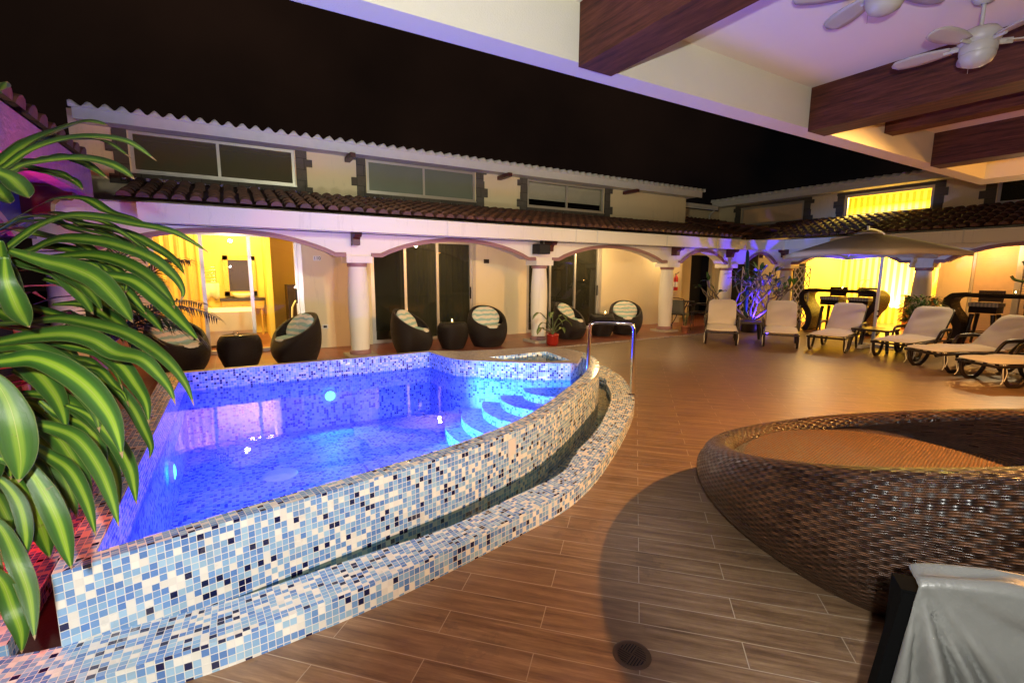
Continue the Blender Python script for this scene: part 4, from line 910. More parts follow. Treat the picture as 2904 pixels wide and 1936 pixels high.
# =================================================================== rattan egg seats, barrels
RIMF = None
def basket(par, mat_out, mat_in, mat_seat, br, rr, zc, tilt, az, belly, seat_r, seat_z, lip, n=48, name='shell', rin=None):
    """woven tub: base circle of radius br lofted to a tilted ring (radius rr at height zc, low side towards az)"""
    def ring(th, rad, dz=0):
        c, s_ = cos(th), sin(th); low = c*cos(az)+s_*sin(az)
        if RIMF: return Vector((rad*c, rad*s_, RIMF(th)+dz))
        return Vector((rad*(c-low*cos(az)*(1-cos(tilt))), rad*(s_-low*sin(az)*(1-cos(tilt))), zc-rad*low*sin(tilt)+dz))
    m_ = 22; rows = []; VV = []
    for j in range(m_+1):
        t = j/m_; row = []
        for k in range(n):
            th = 2*PI*k/n; b0 = Vector((br*cos(th), br*sin(th), 0)); e = ring(th, rr); hz = e.z
            c1 = Vector((belly*cos(th), belly*sin(th), hz*.42)); c2 = Vector((e.x*1.0+(belly-rr)*.55*cos(th), e.y+(belly-rr)*.55*sin(th), hz*.86))
            row.append((1-t)**3*b0+3*(1-t)**2*t*c1+3*(1-t)*t*t*c2+t**3*e)
        rows.append(row)
    for j in range(1, 9):                                    # rolled lip
        a = PI*j/8; row = []
        for k in range(n):
            th = 2*PI*k/n; row.append(ring(th, rr-lip*(1-cos(a)), lip*.75*sin(a)))
        rows.append(row)
    n_out = len(rows)
    Ls = [0]
    for j in range(1, n_out): Ls.append(Ls[-1]+(rows[j][0]-rows[j-1][0]).length*.5+(rows[j][n//2]-rows[j-1][n//2]).length*.5)
    q = MB(); q.grid(rows, uv=lambda i, j: (j/n*2*PI*belly, Ls[min(i, n_out-1)]), cv=True); sh = q.build(name, mat_out, par)
    rin = rin or rr-2*lip; inn = [rows[-1]]
    for j in range(1, 9):
        t = j/8; row = []
        for k in range(n):
            th = 2*PI*k/n; e = ring(th, rin); b0 = Vector((seat_r*cos(th), seat_r*sin(th), seat_z)); mid = Vector((rin*1.02*cos(th), rin*1.02*sin(th), (e.z+seat_z)/2-.02)); row.append((1-t)**2*e+2*(1-t)*t*mid+t*t*b0)
        inn.append(row)
    q = MB(); q.grid(inn, uv=lambda i, j: (j/n*2*PI*rin, .08*i), cv=True); q.build('inner_weave', mat_in, par)
    q = MB(); st = [inn[-1]]+[[Vector((seat_r*f_*cos(2*PI*k/n), seat_r*f_*sin(2*PI*k/n), seat_z+.0)) for k in range(n)] for f_ in (.75, .5, .25, .01)]
    q.grid(st, cv=True)
    k_ = 0
    q.uv = []
    for f_ in q.f: q.uv.append([(q.v[i].x*.8+q.v[i].y*.6, -q.v[i].x*.6+q.v[i].y*.8) for i in f_])
    q.build('seat', mat_seat, par)
    return sh
def cushion(name, mat, par, rx, ry, th, M4, tuft=True):
    q = MB(); rows = []; n = 32
    prof = [(0.001, 1), (.3, 1.0), (.55, .98), (.75, .9), (.9, .68), (.975, .38), (1, 0), (.975, -.38), (.9, -.68), (.7, -.9), (.3, -1), (.001, -1)]
    for r_, h in prof:
        rows.append([])
        for k in range(n):
            a = 2*PI*k/n; x, y = r_*cos(a), r_*sin(a)
            w = 1-.30*(abs(sin(x*5.2))*abs(cos(y*4.6)))*(h > 0)*(1 if tuft else 0) + .05*sin(5*a+x*3)
            rows[-1].append(M4 @ Vector((x*rx, y*ry, h*th*w)))
    q.grid(rows, cv=True); return q.build(name, mat, par)
def egg(label, x, y, face):
    """face = direction the opening looks to, radians from +X"""
    e = thing('egg_chair', label, 'egg chair', (x, y, .006), 0, 'round rattan egg chairs under the arcade')
    basket(e, M['rattan_fine'], M['rattan_fine'], M['rattan_fine'], .27, .375, .565, R(33), face, .435, .28, .30, .03)
    d = Vector((cos(face), sin(face), 0)); s_ = Vector((-sin(face), cos(face), 0))
    up = (Vector((0, 0, 1))*cos(R(8))+d*sin(R(8)))
    Ms = Matrix.Translation(d*.045+Vector((0, 0, .375))) @ Matrix(((d.x, s_.x, 0, 0), (d.y, s_.y, 0, 0), (0, 0, 1, 0), (0, 0, 0, 1)))
    cushion('seat_cushion', M['stripe'], e, .27, .30, .06, Ms)
    t = R(56); nrm = d*sin(t)+Vector((0, 0, cos(t))); upv = (-d*cos(t)+Vector((0, 0, sin(t))))
    c = -d*.085+Vector((0, 0, .555))
    Mb = Matrix.Translation(c) @ Matrix(((upv.x, s_.x, nrm.x, 0), (upv.y, s_.y, nrm.y, 0), (upv.z, s_.z, nrm.z, 0), (0, 0, 0, 1)))
    cushion('back_cushion', M['stripe'], e, .245, .29, .065, Mb)
    return e
egg('egg chair half hidden behind the palm fronds at the far left', -.74, 8.12, R(-50))
egg('egg chair just left of the first column, right of the round bedroom table', .80, 8.12, R(-150))
egg('egg chair turned away to the right, in front of the dark glass door', 2.72, 8.2, R(-42))
egg('egg chair facing the pool, right of the table with the glass candle', 4.27, 8.22, R(-95))
egg('egg chair turned to the right, between the potted plant and the third table', 6.35, 8.3, R(-66))
egg('egg chair at the last table, nearest the fire extinguisher', 7.98, 8.25, R(-122))
def barrel(label, x, y):
    t_ = thing('side_table', label, 'side table', (x, y, .006), 0, 'barrel shaped rattan side tables')
    q = MB(); q.lathe([(.20, 0), (.24, .08), (.285, .20), (.30, .31), (.285, .42), (.25, .485), (.235, .49)], n=36, cap=False); q.build('barrel', M['rattan_fine'], t_)
    q = MB(); q.lathe([(.001, .492), (.238, .492), (.24, .50), (.001, .50)], n=36, cap=False); q.build('glass_top', M['darkglass'], t_)
barrel('barrel rattan table before the lit bedroom door', .02, 8.0)
barrel('barrel rattan table holding the round glass candle, before the dark door', 3.53, 8.22)
barrel('barrel rattan table holding the small red candle, left of the plain wall', 7.27, 8.28)
def candle(label, loc, r_=.045, h=.075, mat='glass', power=1.2):
    c = thing('candle_glass', label, 'candle', loc, 0, 'tea light candles')
    q = MB(); q.lathe([(r_*.6, 0), (r_, h*.35), (r_, h*.75), (r_*.75, h)], n=18, cap=False); q.build('glass_cup', M[mat], c)
    q = MB(); q.lathe([(r_*.5, .003), (r_*.5, .02)], n=12); q.build('wax', M['sheet'], c)
    if power:
        q = MB(); q.lathe([(.001, .02), (.008, .03), (.010, .04), (.004, .055), (.001, .065)], n=8, cap=False); q.build('flame', M['flame'], c)
        lamp('POINT', 'candle_light', Vector(loc)+Vector((0, 0, .05)), power, (1, .5, .15), .015)
candle('unlit glass candle cup on the table before the lit bedroom', (-.02, 7.98, .507), .04, .06, power=0)
candle('lit round glass candle on the second barrel table', (3.5, 8.18, .507))
candle('lit red based candle on the third barrel table', (7.3, 8.2, .507), .04, .08)
# =================================================================== rattan daybed
RC = (.562, -.015, -.262)
db = thing('rattan_daybed', 'huge round woven rattan daybed on the deck, lower right', 'daybed', (3.06, .98, .004))
RIMF = lambda th: RC[0]+RC[1]*cos(th)+RC[2]*sin(th)
basket(db, M['rattan'], M['rattan'], M['rattan_seat'], .80, 1.03, .585, R(15), R(105), 1.12, .80, .36, .085, n=96, rin=.86)
RIMF = None
# =================================================================== covered stool close to the camera
cv = thing('covered_chair', 'chair hidden under a grey vinyl cover at the bottom right corner', 'chair', (1.5, .2, 0))
def covers():
    Fv = Vector((sin(YAW), cos(YAW), 0)); Rv = Vector((cos(YAW), -sin(YAW), 0)); c0 = atd(2602, 1640, 1.0); zt = c0.z; c0.z = 0
    # the cover faces the camera: its side edge points along the sight line, so only a sliver of flank shows
    sight = c0.normalized(); a = Vector((sight.y, -sight.x, 0)); a = (a*cos(R(20))+sight*sin(R(20))).normalized(); dpt = Vector((-a.y, a.x, 0))
    if dpt.dot(sight) < 0: dpt = -dpt
    nu, nv = 110, 70; rows = []
    def top(u): return zt+.035*min(1, u/.16)**.55-.02*u
    for i in range(nu+1):
        u = .95*i/nu; row = []
        for j in range(nv+1):
            t = j/nv
            if t < .2:
                s_ = t/.2; dd = .055*(1-s_)+.0; z = top(u)-.010*sin(PI*s_)-.012*max(0, (s_-.8)/.2)**2+.004*sin(u*31+s_*4)*s_*(1-s_)*4
            else:
                s_ = (t-.2)/.8; z = max(0, (top(u)-.012)*(1-s_)); ang = math.atan2(u+.001, s_*.8+.012); f = 0
                for a0, w0, am in ((.06, .030, .016), (.15, .026, -.024), (.29, .060, .040), (.42, .020, -.034), (.49, .026, .030), (.575, .014, -.036), (.68, .05, .018), (1.05, .06, -.010)): f += am*math.exp(-((ang-a0)/w0)**2)*min(1, (s_+u)*3.2)
                f += .010*sin(u*8-s_*4+1)*s_*min(1, u*5)+.012*math.exp(-((s_-.13)/.05)**2)*min(1, u*4)*-.8
                dd = -.010-.035*s_-f
            uu = u-.085*max(0, (t-.2)/.8)*(1-u)
            row.append(c0+a*uu+dpt*dd+Vector((0, 0, z)))
        rows.append(row)
    q = MB(); q.grid(rows); q.build('vinyl_cover', M['tarp'], cv, True, solid=.003)
    q = MB()
    T = lambda x, y, z: tuple(c0+a*(x-.085*(1-z/zt))+dpt*y+Vector((0, 0, z)))
    q.box((-.012, .015, 0), (.05, .055, zt-.05), T); q.box((.8, .015, 0), (.88, .10, zt-.035), T); q.box((-.02, .02, zt-.2), (.88, .09, zt-.045), lambda x, y, z: tuple(c0+a*x+dpt*y+Vector((0, 0, z)))); q.build('shaded_chair_back', M['shadeblack'], cv, True, bevel=.02)  # shade of the receding flank is in the black colour
covers()
# =================================================================== sun loungers
def lounger(label, foot, head, back=48, loc_z=.0):
    f = Vector((*foot, 0)); h = Vector((*head, 0)); rz = math.atan2(h.y-f.y, h.x-f.x)
    o = thing('sun_lounger', label, 'sun lounger', (f.x, f.y, 0), rz, 'brown resin sun loungers with cream mattresses')
    W_ = .29; LS = 1.18; LB = .70; bt = R(back)
    q = MB()
    for s_ in (-1, 1): q.tube(cat([(.05, s_*W_, .27), (.4, s_*W_, .285), (LS, s_*W_, .275), (LS+.55, s_*W_, .27)], 5), .026, 8, flat=.8)
    for x in (.04, .45, .85, LS): q.tube([(x, -W_, .27), (x, W_, .27)], .018, 6)
    q.build('frame', M['resin'], o)
    for s_ in (-1, 1):
        for x0, w in ((.12, .30), (LS-.22, .34)):
            q = MB(); q.tube(cat([(x0, s_*W_, .27), (x0+.02, s_*W_, .12), (x0+.09, s_*W_, .03), (x0+w*.5, s_*W_, .022), (x0+w-.07, s_*W_, .035), (x0+w+.01, s_*W_, .13), (x0+w+.06, s_*W_, .27)], 5), .022, 8, flat=1.3); q.build('leg', M['resin'], o)
        q = MB(); q.tube(cat([(LS-.30, s_*(W_+.03), .28), (LS-.20, s_*(W_+.05), .44), (LS-.08, s_*(W_+.055), .475), (LS+.18, s_*(W_+.055), .47), (LS+.25, s_*(W_+.04), .42), (LS+.22, s_*(W_+.02), .27)], 5), .019, 8, flat=1.5); q.build('armrest', M['resin'], o)
    b0 = Vector((LS, 0, .28)); bd = Vector((cos(bt), 0, sin(bt))); bn = Vector((-sin(bt), 0, cos(bt)))
    q = MB()
    P = [b0+bd*t+Vector((0, s_*.27, 0)) for s_, t in ((-1, 0), (-1, LB-.05))]+[b0+bd*LB+Vector((0, y, 0)) for y in (-.2, 0, .2)]+[b0+bd*t+Vector((0, .27, 0)) for t in (LB-.05, 0)]
    q.tube(cat(P, 4), .022, 8)
    for t in (.15, .3, .45, .6): q.tube([b0+bd*t+Vector((0, -.26, 0)), b0+bd*t+Vector((0, .26, 0))], .012, 6)
    q.tube([b0+bd*.45+Vector((0, .22, 0)), (LS+.5, .24, .27)], .014, 6); q.tube([b0+bd*.45+Vector((0, -.22, 0)), (LS+.5, -.24, .27)], .014, 6)
    q.build('back_frame', M['resin'], o)
    def pad(name, org, dx, dn, L0, wd, th, rf, rb):
        """soft rectangular pad with rounded corners, slightly puffed"""
        q = MB(); nx, ny = 16, 10; top, bot = [], []
        for i in range(nx+1):
            x = L0*i/nx; rt, rb_ = [], []
            e = 1.
            if x < rf: e = min(e, math.sqrt(max(0, 1-((rf-x)/rf)**2))*.32+.68)
            if L0-x < rb: e = min(e, math.sqrt(max(0, 1-((rb-L0+x)/rb)**2))*.32+.68)
            for j in range(ny+1):
                y = -1+2*j/ny; puff = (1-abs(y)**5)*(1-abs(2*i/nx-1)**9)
                wv = .010*sin(x*11+y*2)+.006*sin(x*23+3*y)
                rt.append(org+dx*x+Vector((0, y*wd*e, 0))+dn*(th*.45+puff*th*.55+wv*puff)); rb_.append(org+dx*x+Vector((0, y*wd*e, 0))+dn*(th*.30*(1-puff)))
            top.append(rt); bot.append(rb_)
        q.grid(top); q.grid(bot)
        q.grid([[top[i][0], bot[i][0]] for i in range(nx+1)]); q.grid([[top[i][-1], bot[i][-1]] for i in range(nx+1)]); q.grid([[top[0][j], bot[0][j]] for j in range(ny+1)]); q.grid([[top[-1][j], bot[-1][j]] for j in range(ny+1)])
        return q.build(name, M['mattress'], o)
    pad('mattress', Vector((-.02, 0, .295)), Vector((1, 0, 0)), Vector((0, 0, 1)), LS+.03, .285, .065, .16, .02)
    pad('backrest_pad', b0+bn*.022+bd*.0, bd, bn, LB+.03, .285, .06, .02, .14)
    q = MB()
    for s_ in (-1, 1):
        q.tube(cat([(.10, s_*.29, .31), (.08, s_*.315, .22), (.10, s_*.31, .10), (.07, s_*.315, .05)], 4), .005, 5); q.tube(cat([(.12, s_*.29, .31), (.13, s_*.32, .20), (.11, s_*.315, .09)], 4), .005, 5)
    q.build('tie', M['sheet'], o)
    return o
lounger('sun lounger leftmost in the row, beside the blue lit frangipani', (8.33, 5.92), (9.62, 6.86))
lounger('sun lounger between the blue lit frangipani and the umbrella, second in the row', (9.02, 5.12), (10.5, 6.0))
lounger('sun lounger left of the white umbrella pole, its back before the first bar table', (9.38, 4.52), (11.0, 4.86))
lounger('sun lounger right of the white umbrella pole, its back before the bushy pot plant', (9.58, 3.58), (11.2, 3.56))
lounger('sun lounger with hanging ties, second from the right edge', (9.02, 2.98), (10.6, 2.22), 44)
lounger('nearest sun lounger, cut off by the right edge of the photo', (8.5, 2.22), (10.1, 1.30), 40)
def lowtable(label, x, y, rz, w=.24):
    t_ = thing('side_table', label, 'side table', (x, y, 0), rz, 'low brown side tables between the loungers')
    q = MB(); q.box((-w, -w, .38), (w, w, .42)); q.build('table_top', M['resin'], t_, bevel=.012)
    for sx in (-1, 1):
        for sy in (-1, 1):
            q = MB(); q.tube([(sx*(w-.04), sy*(w-.04), .38), (sx*(w-.015), sy*(w-.015), .2), (sx*(w+.01), sy*(w+.01), .0)], [.034, .03, .026], 8); q.build('leg', M['resin'], t_)
    return t_
lowtable('low brown table between the two loungers at the frangipani', 9.62, 6.18, R(-50))
lowtable('low brown table standing around the umbrella pole', 10.55, 4.20, R(5), .30)
# =================================================================== umbrella
um = thing('umbrella', 'large beige cantilever umbrella on a white pole over the loungers', 'umbrella', (11.0, 4.4, 0))
q = MB(); q.tube([(11.0, 4.4, .02), (11.0, 4.4, 2.18)], .030, 14); q.build('pole', M['whitemetal'], um, True)
q = MB(); q.box((10.45, 4.36, .01), (11.55, 4.44, .06)); q.box((10.96, 3.9, .012), (11.04, 4.9, .062)); q.build('cross_base', M['whitemetal'], um, True, bevel=.008)
for zz in (.62, .72): q = MB(); q.tube([(10.96, 4.36, zz), (10.95, 4.34, zz)], .016, 8); q.build('pin', M['black'], um, True)
UC = Vector((9.80, 4.19, 0)); UR = 1.42; apex = 2.17; rim = 1.80
q = MB(); q.tube(cat([(11.0, 4.4, 2.16), (10.85, 4.37, 2.22), (10.5, 4.32, 2.25), (10.1, 4.24, 2.25), (UC.x, UC.y, 2.24)], 6), .013, 10); q.build('arm', M['whitemetal'], um, True)
nseg = 6; sub = 8; rows = []
for i in range(11):
    t = i/10; row = []
    for k in range(nseg*sub):
        a = R(95)-2*PI*k/(nseg*sub); f = (k % sub)/sub; chord = cos(PI/nseg)/cos((f-.5)*2*PI/nseg); sag = 1-.30*t*t*(1-abs(2*f-1)**2)*.35
        r_ = UR*t*chord*sag+.0001; z = apex-(apex-rim)*(t**1.18)+.035*(1-abs(2*f-1)**2)*t*t; row.append(UC+Vector((cos(a)*r_, sin(a)*r_, z)))
    rows.append(row)
lipr = [p+Vector((0, 0, -.07)) for p in rows[-1]]; rows.append(lipr)
q = MB(); q.grid(rows, cv=True); q.build('umbrella_canopy', M['umbrella'], um, True, solid=.004)
vt = [[UC+Vector((cos(2*PI*k/24)*r_, sin(2*PI*k/24)*r_, z)) for k in range(24)] for r_, z in ((.22, 2.145), (.15, 2.18), (.03, 2.215))]
q = MB(); q.grid(vt, cv=True); q.build('vent_cap', M['umbrella'], um, True, solid=.004)
q = MB(); q.tube([UC+Vector((0, 0, 2.21)), UC+Vector((0, 0, 2.29))], .022, 10); q.build('finial', M['whitemetal'], um, True)
for k in range(nseg):
    a = R(95)-2*PI*k/nseg; e = UC+Vector((cos(a)*UR*.98, sin(a)*UR*.98, rim-.01)); q = MB(); q.tube([UC+Vector((0, 0, apex-.03)), e], .009, 6); q.build('rib', M['whitemetal'], um, True)
q = MB(); q.tube([UC+Vector((0, 0, apex-.32)), UC+Vector((0, 0, apex))], .025, 10); q.build('hub', M['whitemetal'], um, True)
# =================================================================== bar tables and stools
def bartable(label, x, y, L, first=None):
    t_ = thing('bar_table', label, 'bar table', (x, y, .006), 0, 'high rattan bar tables with curved ends')
    q = MB(); q.box((-.28, .04, .985), (.28, L-.04, 1.06)); q.build('table_top', M['rattan_fine'], t_, bevel=.01)
    q = MB(); q.box((-.25, .07, 1.061), (.25, L-.07, 1.067)); q.build('glass_top', M['darkglass'], t_)
    for e, s_ in ((0, -1), (L, 1)):
        # S shaped end panel: bulges out below the top, waists in, flares at the foot
        C_ = cat([(-.10, 1.03), (.02, 1.01), (.105, .93), (.12, .82), (.07, .68), (-.02, .55), (-.09, .40), (-.10, .25), (-.06, .10), (.02, .0)], 5)
        T_ = [.045, .055, .065, .07, .075, .075, .07, .065, .065, .07]
        rows = []; n = len(C_)
        for i, p in enumerate(C_):
            a = C_[max(i-1, 0)]; b_ = C_[min(i+1, n-1)]; t = Vector((b_[0]-a[0], b_[1]-a[1])).normalized(); nn = Vector((-t.y, t.x)); w = T_[min(9, int(i/(n-1)*9))]
            rows.append([Vector((xx, e+s_*(p[0]+nn.x*w*o_), p[1]+nn.y*w*o_)) for xx, o_ in ((-.27, 1), (.27, 1), (.27, -1), (-.27, -1))])
        q = MB(); q.grid(rows, uv=lambda i, j: ((0, .54, .6, 1.14, 1.2)[j], i*.025), cv=True, smooth=False); q.poly(rows[0]); q.poly(rows[-1]); q.build('end_panel', M['rattan_fine'], t_)
    return t_
bartable('high rattan bar table behind the third lounger, in front of the bright bar', 12.95, 5.22, 1.42)
bartable('high rattan bar table at the right edge of the photo', 13.15, 2.3, 1.5)
def stool(label, x, y, rz):
    s_ = thing('bar_stool', label, 'bar stool', (x, y, .006), rz, 'dark bar stools with plaid cushions')
    q = MB(); q.box((-.21, -.21, .66), (.21, .21, .79)); q.build('seat', M['rattan_fine'], s_, bevel=.02)
    q = MB(); q.box((-.225, -.225, .792), (.225, .225, .87)); q.build('cushion', M['plaid'], s_, bevel=.025)
    for sx in (-1, 1):
        for sy in (-1, 1):
            q = MB(); q.tube([(sx*.16, sy*.16, .63), (sx*.19, sy*.19, .3), (sx*.22, sy*.22, .0)], [.042, .032, .022], 8); q.build('leg', M['resin'], s_)
    q = MB()
    for a, b_ in (((-1, -1), (1, -1)), ((1, -1), (1, 1)), ((1, 1), (-1, 1)), ((-1, 1), (-1, -1))): q.tube([(a[0]*.195, a[1]*.195, .26), (b_[0]*.195, b_[1]*.195, .26)], .010, 6)
    q.build('footrest', M['resin'], s_)
    q = MB()
    for sy in (-1, 1): q.tube([(.17, sy*.17, .72), (.21, sy*.18, 1.0), (.23, sy*.185, 1.09)], .016, 8)
    q.box((.205, -.20, 1.06), (.24, .20, 1.11)); q.box((.19, -.18, .88), (.215, .18, .98)); q.build('backrest', M['resin'], s_)
    return s_
st0 = stool('bar stool at the left end of the table before the bright bar', 13.15, 6.22, 0)
stool('bar stool right of centre at the table before the bright bar', 13.25, 5.62, 0)
stool('bar stool at the left end of the right hand bar table', 13.35, 3.42, 0)
stool('bar stool cut off by the right edge of the photo', 13.35, 2.62, 0)
candle('lit candle cup on the bar table before the bright bar', (12.95, 5.95, 1.075), .03, .06, power=.4)
candle('lit round candle glass on the bar table at the right edge', (13.0, 2.95, 1.075), .05, .085, power=1.5)
q = MB(); q.tube(cat([(12.95, 5.62, 1.10), (12.95, 5.60, 1.26), (12.95, 5.50, 1.31), (12.95, 5.45, 1.25)], 5), .006, 5); q.tube(cat([(12.95, 5.52, 1.10), (12.95, 5.52, 1.2), (12.95, 5.44, 1.30), (12.95, 5.36, 1.28)], 5), .006, 5); q.lathe([(.05, 1.074), (.05, 1.09)], (12.95, 5.57, 0), 12)
tag(q.build('wire_holder', M['black']), 'small bent wire holder on the bar table before the bright bar', 'holder')
# =================================================================== bistro set in the far corner
bt_ = thing('bistro_table', 'small dark bistro table in the far corner of the walkway', 'table', (10.15, 8.45, .006))
q = MB(); q.lathe([(.001, .70), (.32, .70), (.32, .715), (.001, .72)], n=28, cap=False); q.build('table_top', M['darkglass' if 0 else 'resin'], bt_)
for k in range(3):
    a = 2*PI*k/3+.3; q = MB(); q.tube(cat([(cos(a)*.25, sin(a)*.25, .70), (cos(a)*.10, sin(a)*.10, .38), (cos(a)*.27, sin(a)*.27, .0)], 5), .012, 6); q.build('leg', M['resin'], bt_)
def bistro(label, x, y, rz):
    c = thing('bistro_chair', label, 'chair', (x, y, .006), rz, 'dark bistro armchairs')
    q = MB(); q.box((-.21, -.22, .40), (.22, .22, .425)); q.build('seat', M['resin'], c, bevel=.01)
    q = MB(); q.grid([[(-.22-.05*t, y_, .42+.36*t) for t in (0, .33, .66, 1)] for y_ in (-.21, -.1, 0, .1, .21)]); q.build('backrest', M['darkcurtain'], c, solid=.008)
    q = MB()
    for s_ in (-1, 1):
        q.tube(cat([(.22, s_*.24, 0), (.23, s_*.25, .35), (.20, s_*.26, .60), (.0, s_*.26, .64), (-.22, s_*.23, .62)], 5), .011, 6); q.tube(cat([(-.28, s_*.23, 0), (-.22, s_*.22, .42), (-.28, s_*.21, .80)], 5), .011, 6)
    q.tube(cat([(-.28, -.21, .80), (-.29, 0, .83), (-.28, .21, .80)], 4), .011, 6); q.build('frame', M['resin'], c); return c
bistro('bistro armchair left of the small table, behind the last column', 9.70, 8.15, R(20)); bistro('bistro armchair right of the small table, its back to the pool', 10.62, 8.25, R(110))
# =================================================================== plants
def leafstrip(mb, P, wid, up=Vector((0, 0, 1)), fold=.25, n=5, curl=0, wf=None):
    """one long leaf: spine P, half width wid at its widest, shallow V fold"""
    N = len(P); L = [0]
    for a, b_ in zip(P, P[1:]): L.append(L[-1]+(b_-a).length)
    rows = []
    for i, p in enumerate(P):
        t = L[i]/L[-1]; tg = (P[min(i+1, N-1)]-P[max(i-1, 0)]).normalized(); sd = tg.cross(up)
        if sd.length < .05: sd = tg.cross(Vector((1, 0, 0)))
        sd.normalize(); nr = sd.cross(tg).normalized()
        w = wid*(wf(t) if wf else (.28+.72*min(1, t/.42)**.8)*(1-max(0, (t-.55)/.45)**1.9)+.0)
        rows.append([p+sd*w*s_+nr*(abs(s_)**1.3*w*fold)+nr*(curl*w*sin(t*9+s_*2)) for s_ in [-1+2*k/(n-1) for k in range(n)]])
    mb.grid(rows, uv=lambda i, j: (L[min(i, N-1)]/L[-1], j/(n-1)))
K = 1.2347
LV = [  # spine through the photo's display pixels, half width in the same pixels, distance at base and tip
 ([(-90,470),(0,382),(60,335),(124,305),(198,281),(251,289)],15,1.55,1.45,.5),
 ([(-90,430),(0,392),(60,352),(108,332),(160,320),(217,316),(294,327),(360,370)],17,1.45,1.35,.5),
 ([(-60,420),(20,395),(62,378),(143,366),(200,366),(248,376),(285,394),(310,413)],16,1.35,1.30,.6),
 ([(-40,360),(-10,392),(25,410),(50,435),(67,455)],15,1.3,1.2,.2),
 ([(-80,510),(-20,470),(10,430)],20,1.6,1.6,.4),
 ([(-60,545),(0,530),(40,512),(75,506)],13,1.7,1.65,.6),
 ([(0,520),(84,476),(133,456),(198,458),(248,486),(300,500),(338,516)],11,1.75,1.7,.7),
 ([(-90,620),(0,580),(50,545),(93,518),(155,497),(232,500),(310,515),(400,534),(483,582)],20,1.38,1.42,.6),
 ([(180,520),(263,528),(310,543),(372,577),(405,603),(425,632)],8,1.8,1.7,.5),
 ([(-40,600),(62,578),(110,558),(155,548),(248,558),(341,590),(395,630),(420,668),(413,696)],14,1.6,1.45,.5),
 ([(60,600),(149,590),(217,588),(279,603),(341,637),(387,684),(402,710)],13,1.6,1.5,.5),
 ([(20,575),(102,600),(160,614),(215,638),(255,675),(285,712),(306,742)],27,1.35,1.22,.15),
 ([(160,620),(248,634),(310,648),(372,697),(418,742),(459,785)],13,1.55,1.42,.4),
 ([(10,590),(14,640),(28,680),(46,720),(68,752)],26,1.2,1.12,.1),
 ([(-60,610),(0,588),(60,590),(110,600)],22,1.5,1.5,.6),
 ([(-30,745),(74,738),(140,732),(201,742),(279,762),(341,796),(387,832),(425,880),(447,935)],13,1.5,1.35,.5),
 ([(-90,800),(0,786),(77,773),(155,768),(217,783),(263,810),(325,826),(365,862),(390,895),(404,932)],16,1.35,1.25,.35),
 ([(80,780),(174,795),(232,808),(279,840),(310,882),(335,925),(342,975)],13,1.5,1.38,.35),
 ([(-60,838),(20,828),(77,823),(139,845),(201,889),(248,948),(270,1000),(281,1052)],31,1.15,1.05,.1),
 ([(130,835),(217,866),(263,889),(304,935),(330,985),(347,1026),(342,1056)],10,1.6,1.45,.4),
 ([(-40,850),(0,890),(25,940),(40,1000),(48,1060),(43,1108)],40,1.02,.95,.05),
 ([(10,985),(70,975),(130,985),(180,1010),(225,1070),(255,1140),(274,1212)],22,1.18,1.05,.2),
 ([(20,905),(75,905),(125,912),(170,934),(217,968),(250,1010),(262,1045)],14,1.4,1.3,.5),
 ([(-10,1050),(55,1072),(95,1120),(130,1190),(150,1250),(165,1308)],27,1.05,.98,.15),
 ([(0,1010),(60,1020),(110,1045),(160,1080),(198,1150),(221,1232)],12,1.25,1.12,.4),
 ([(-40,1085),(10,1110),(45,1160),(60,1230),(55,1290)],18,1.12,1.08,.2),
 ([(-60,1180),(0,1210),(40,1290),(68,1370),(80,1470)],24,1.02,.98,.15),
 ([(-60,1290),(0,1330),(30,1400),(48,1450),(50,1500)],24,.98,.95,.15),
 ([(150,930),(205,955),(265,1015),(300,1080),(314,1160)],12,1.35,1.2,.3),
 ([(-30,195),(0,208),(16,188)],9,1.6,1.6,.5),
 ([(90,920),(130,950),(200,980),(230,1040),(240,1085)],12,1.45,1.35,.5),
 ([(-70,700),(-10,712),(40,735),(90,760)],20,1.7,1.7,.4),
 ([(120,700),(190,700),(240,722),(300,760)],12,1.75,1.7,.6),
 ([(-80,900),(-30,930),(0,990),(20,1050),(25,1100)],26,1.3,1.25,.3),
 ([(30,850),(90,880),(150,930),(180,985),(200,1030)],16,1.6,1.5,.5),
 ([(-60,930),(10,960),(50,1010),(85,1060),(110,1110)],20,1.5,1.4,.4),
 ([(-60,1140),(0,1160),(20,1220),(20,1300)],22,1.4,1.35,.4),
 ([(100,640),(170,660),(230,690),(270,740),(285,790)],14,1.85,1.8,.5),
]
dr_ = thing('dracaena_plant', 'large variegated dracaena with arching yellow striped leaves at the left', 'plant', (-1.05, 1.75, 0))
random.seed(4)
rx = random.Random(17); EX = []
for Pp, w, d0, d1, fo in LV:                       # a second, deeper layer of foliage
    for q_ in range(2):
        dx, dy, sc_ = rx.uniform(-95, -10), rx.uniform(-34, 40), rx.uniform(.72, .95); x0, y0 = Pp[0]
        EX.append(([(x0+(x-x0)*sc_+dx, y0+(y-y0)*sc_+dy+rx.uniform(-6, 6)) for x, y in Pp], w*rx.uniform(.6, .95), d0+rx.uniform(.12, .38), d1+rx.uniform(.12, .35), min(.8, fo+rx.uniform(.1, .35))))
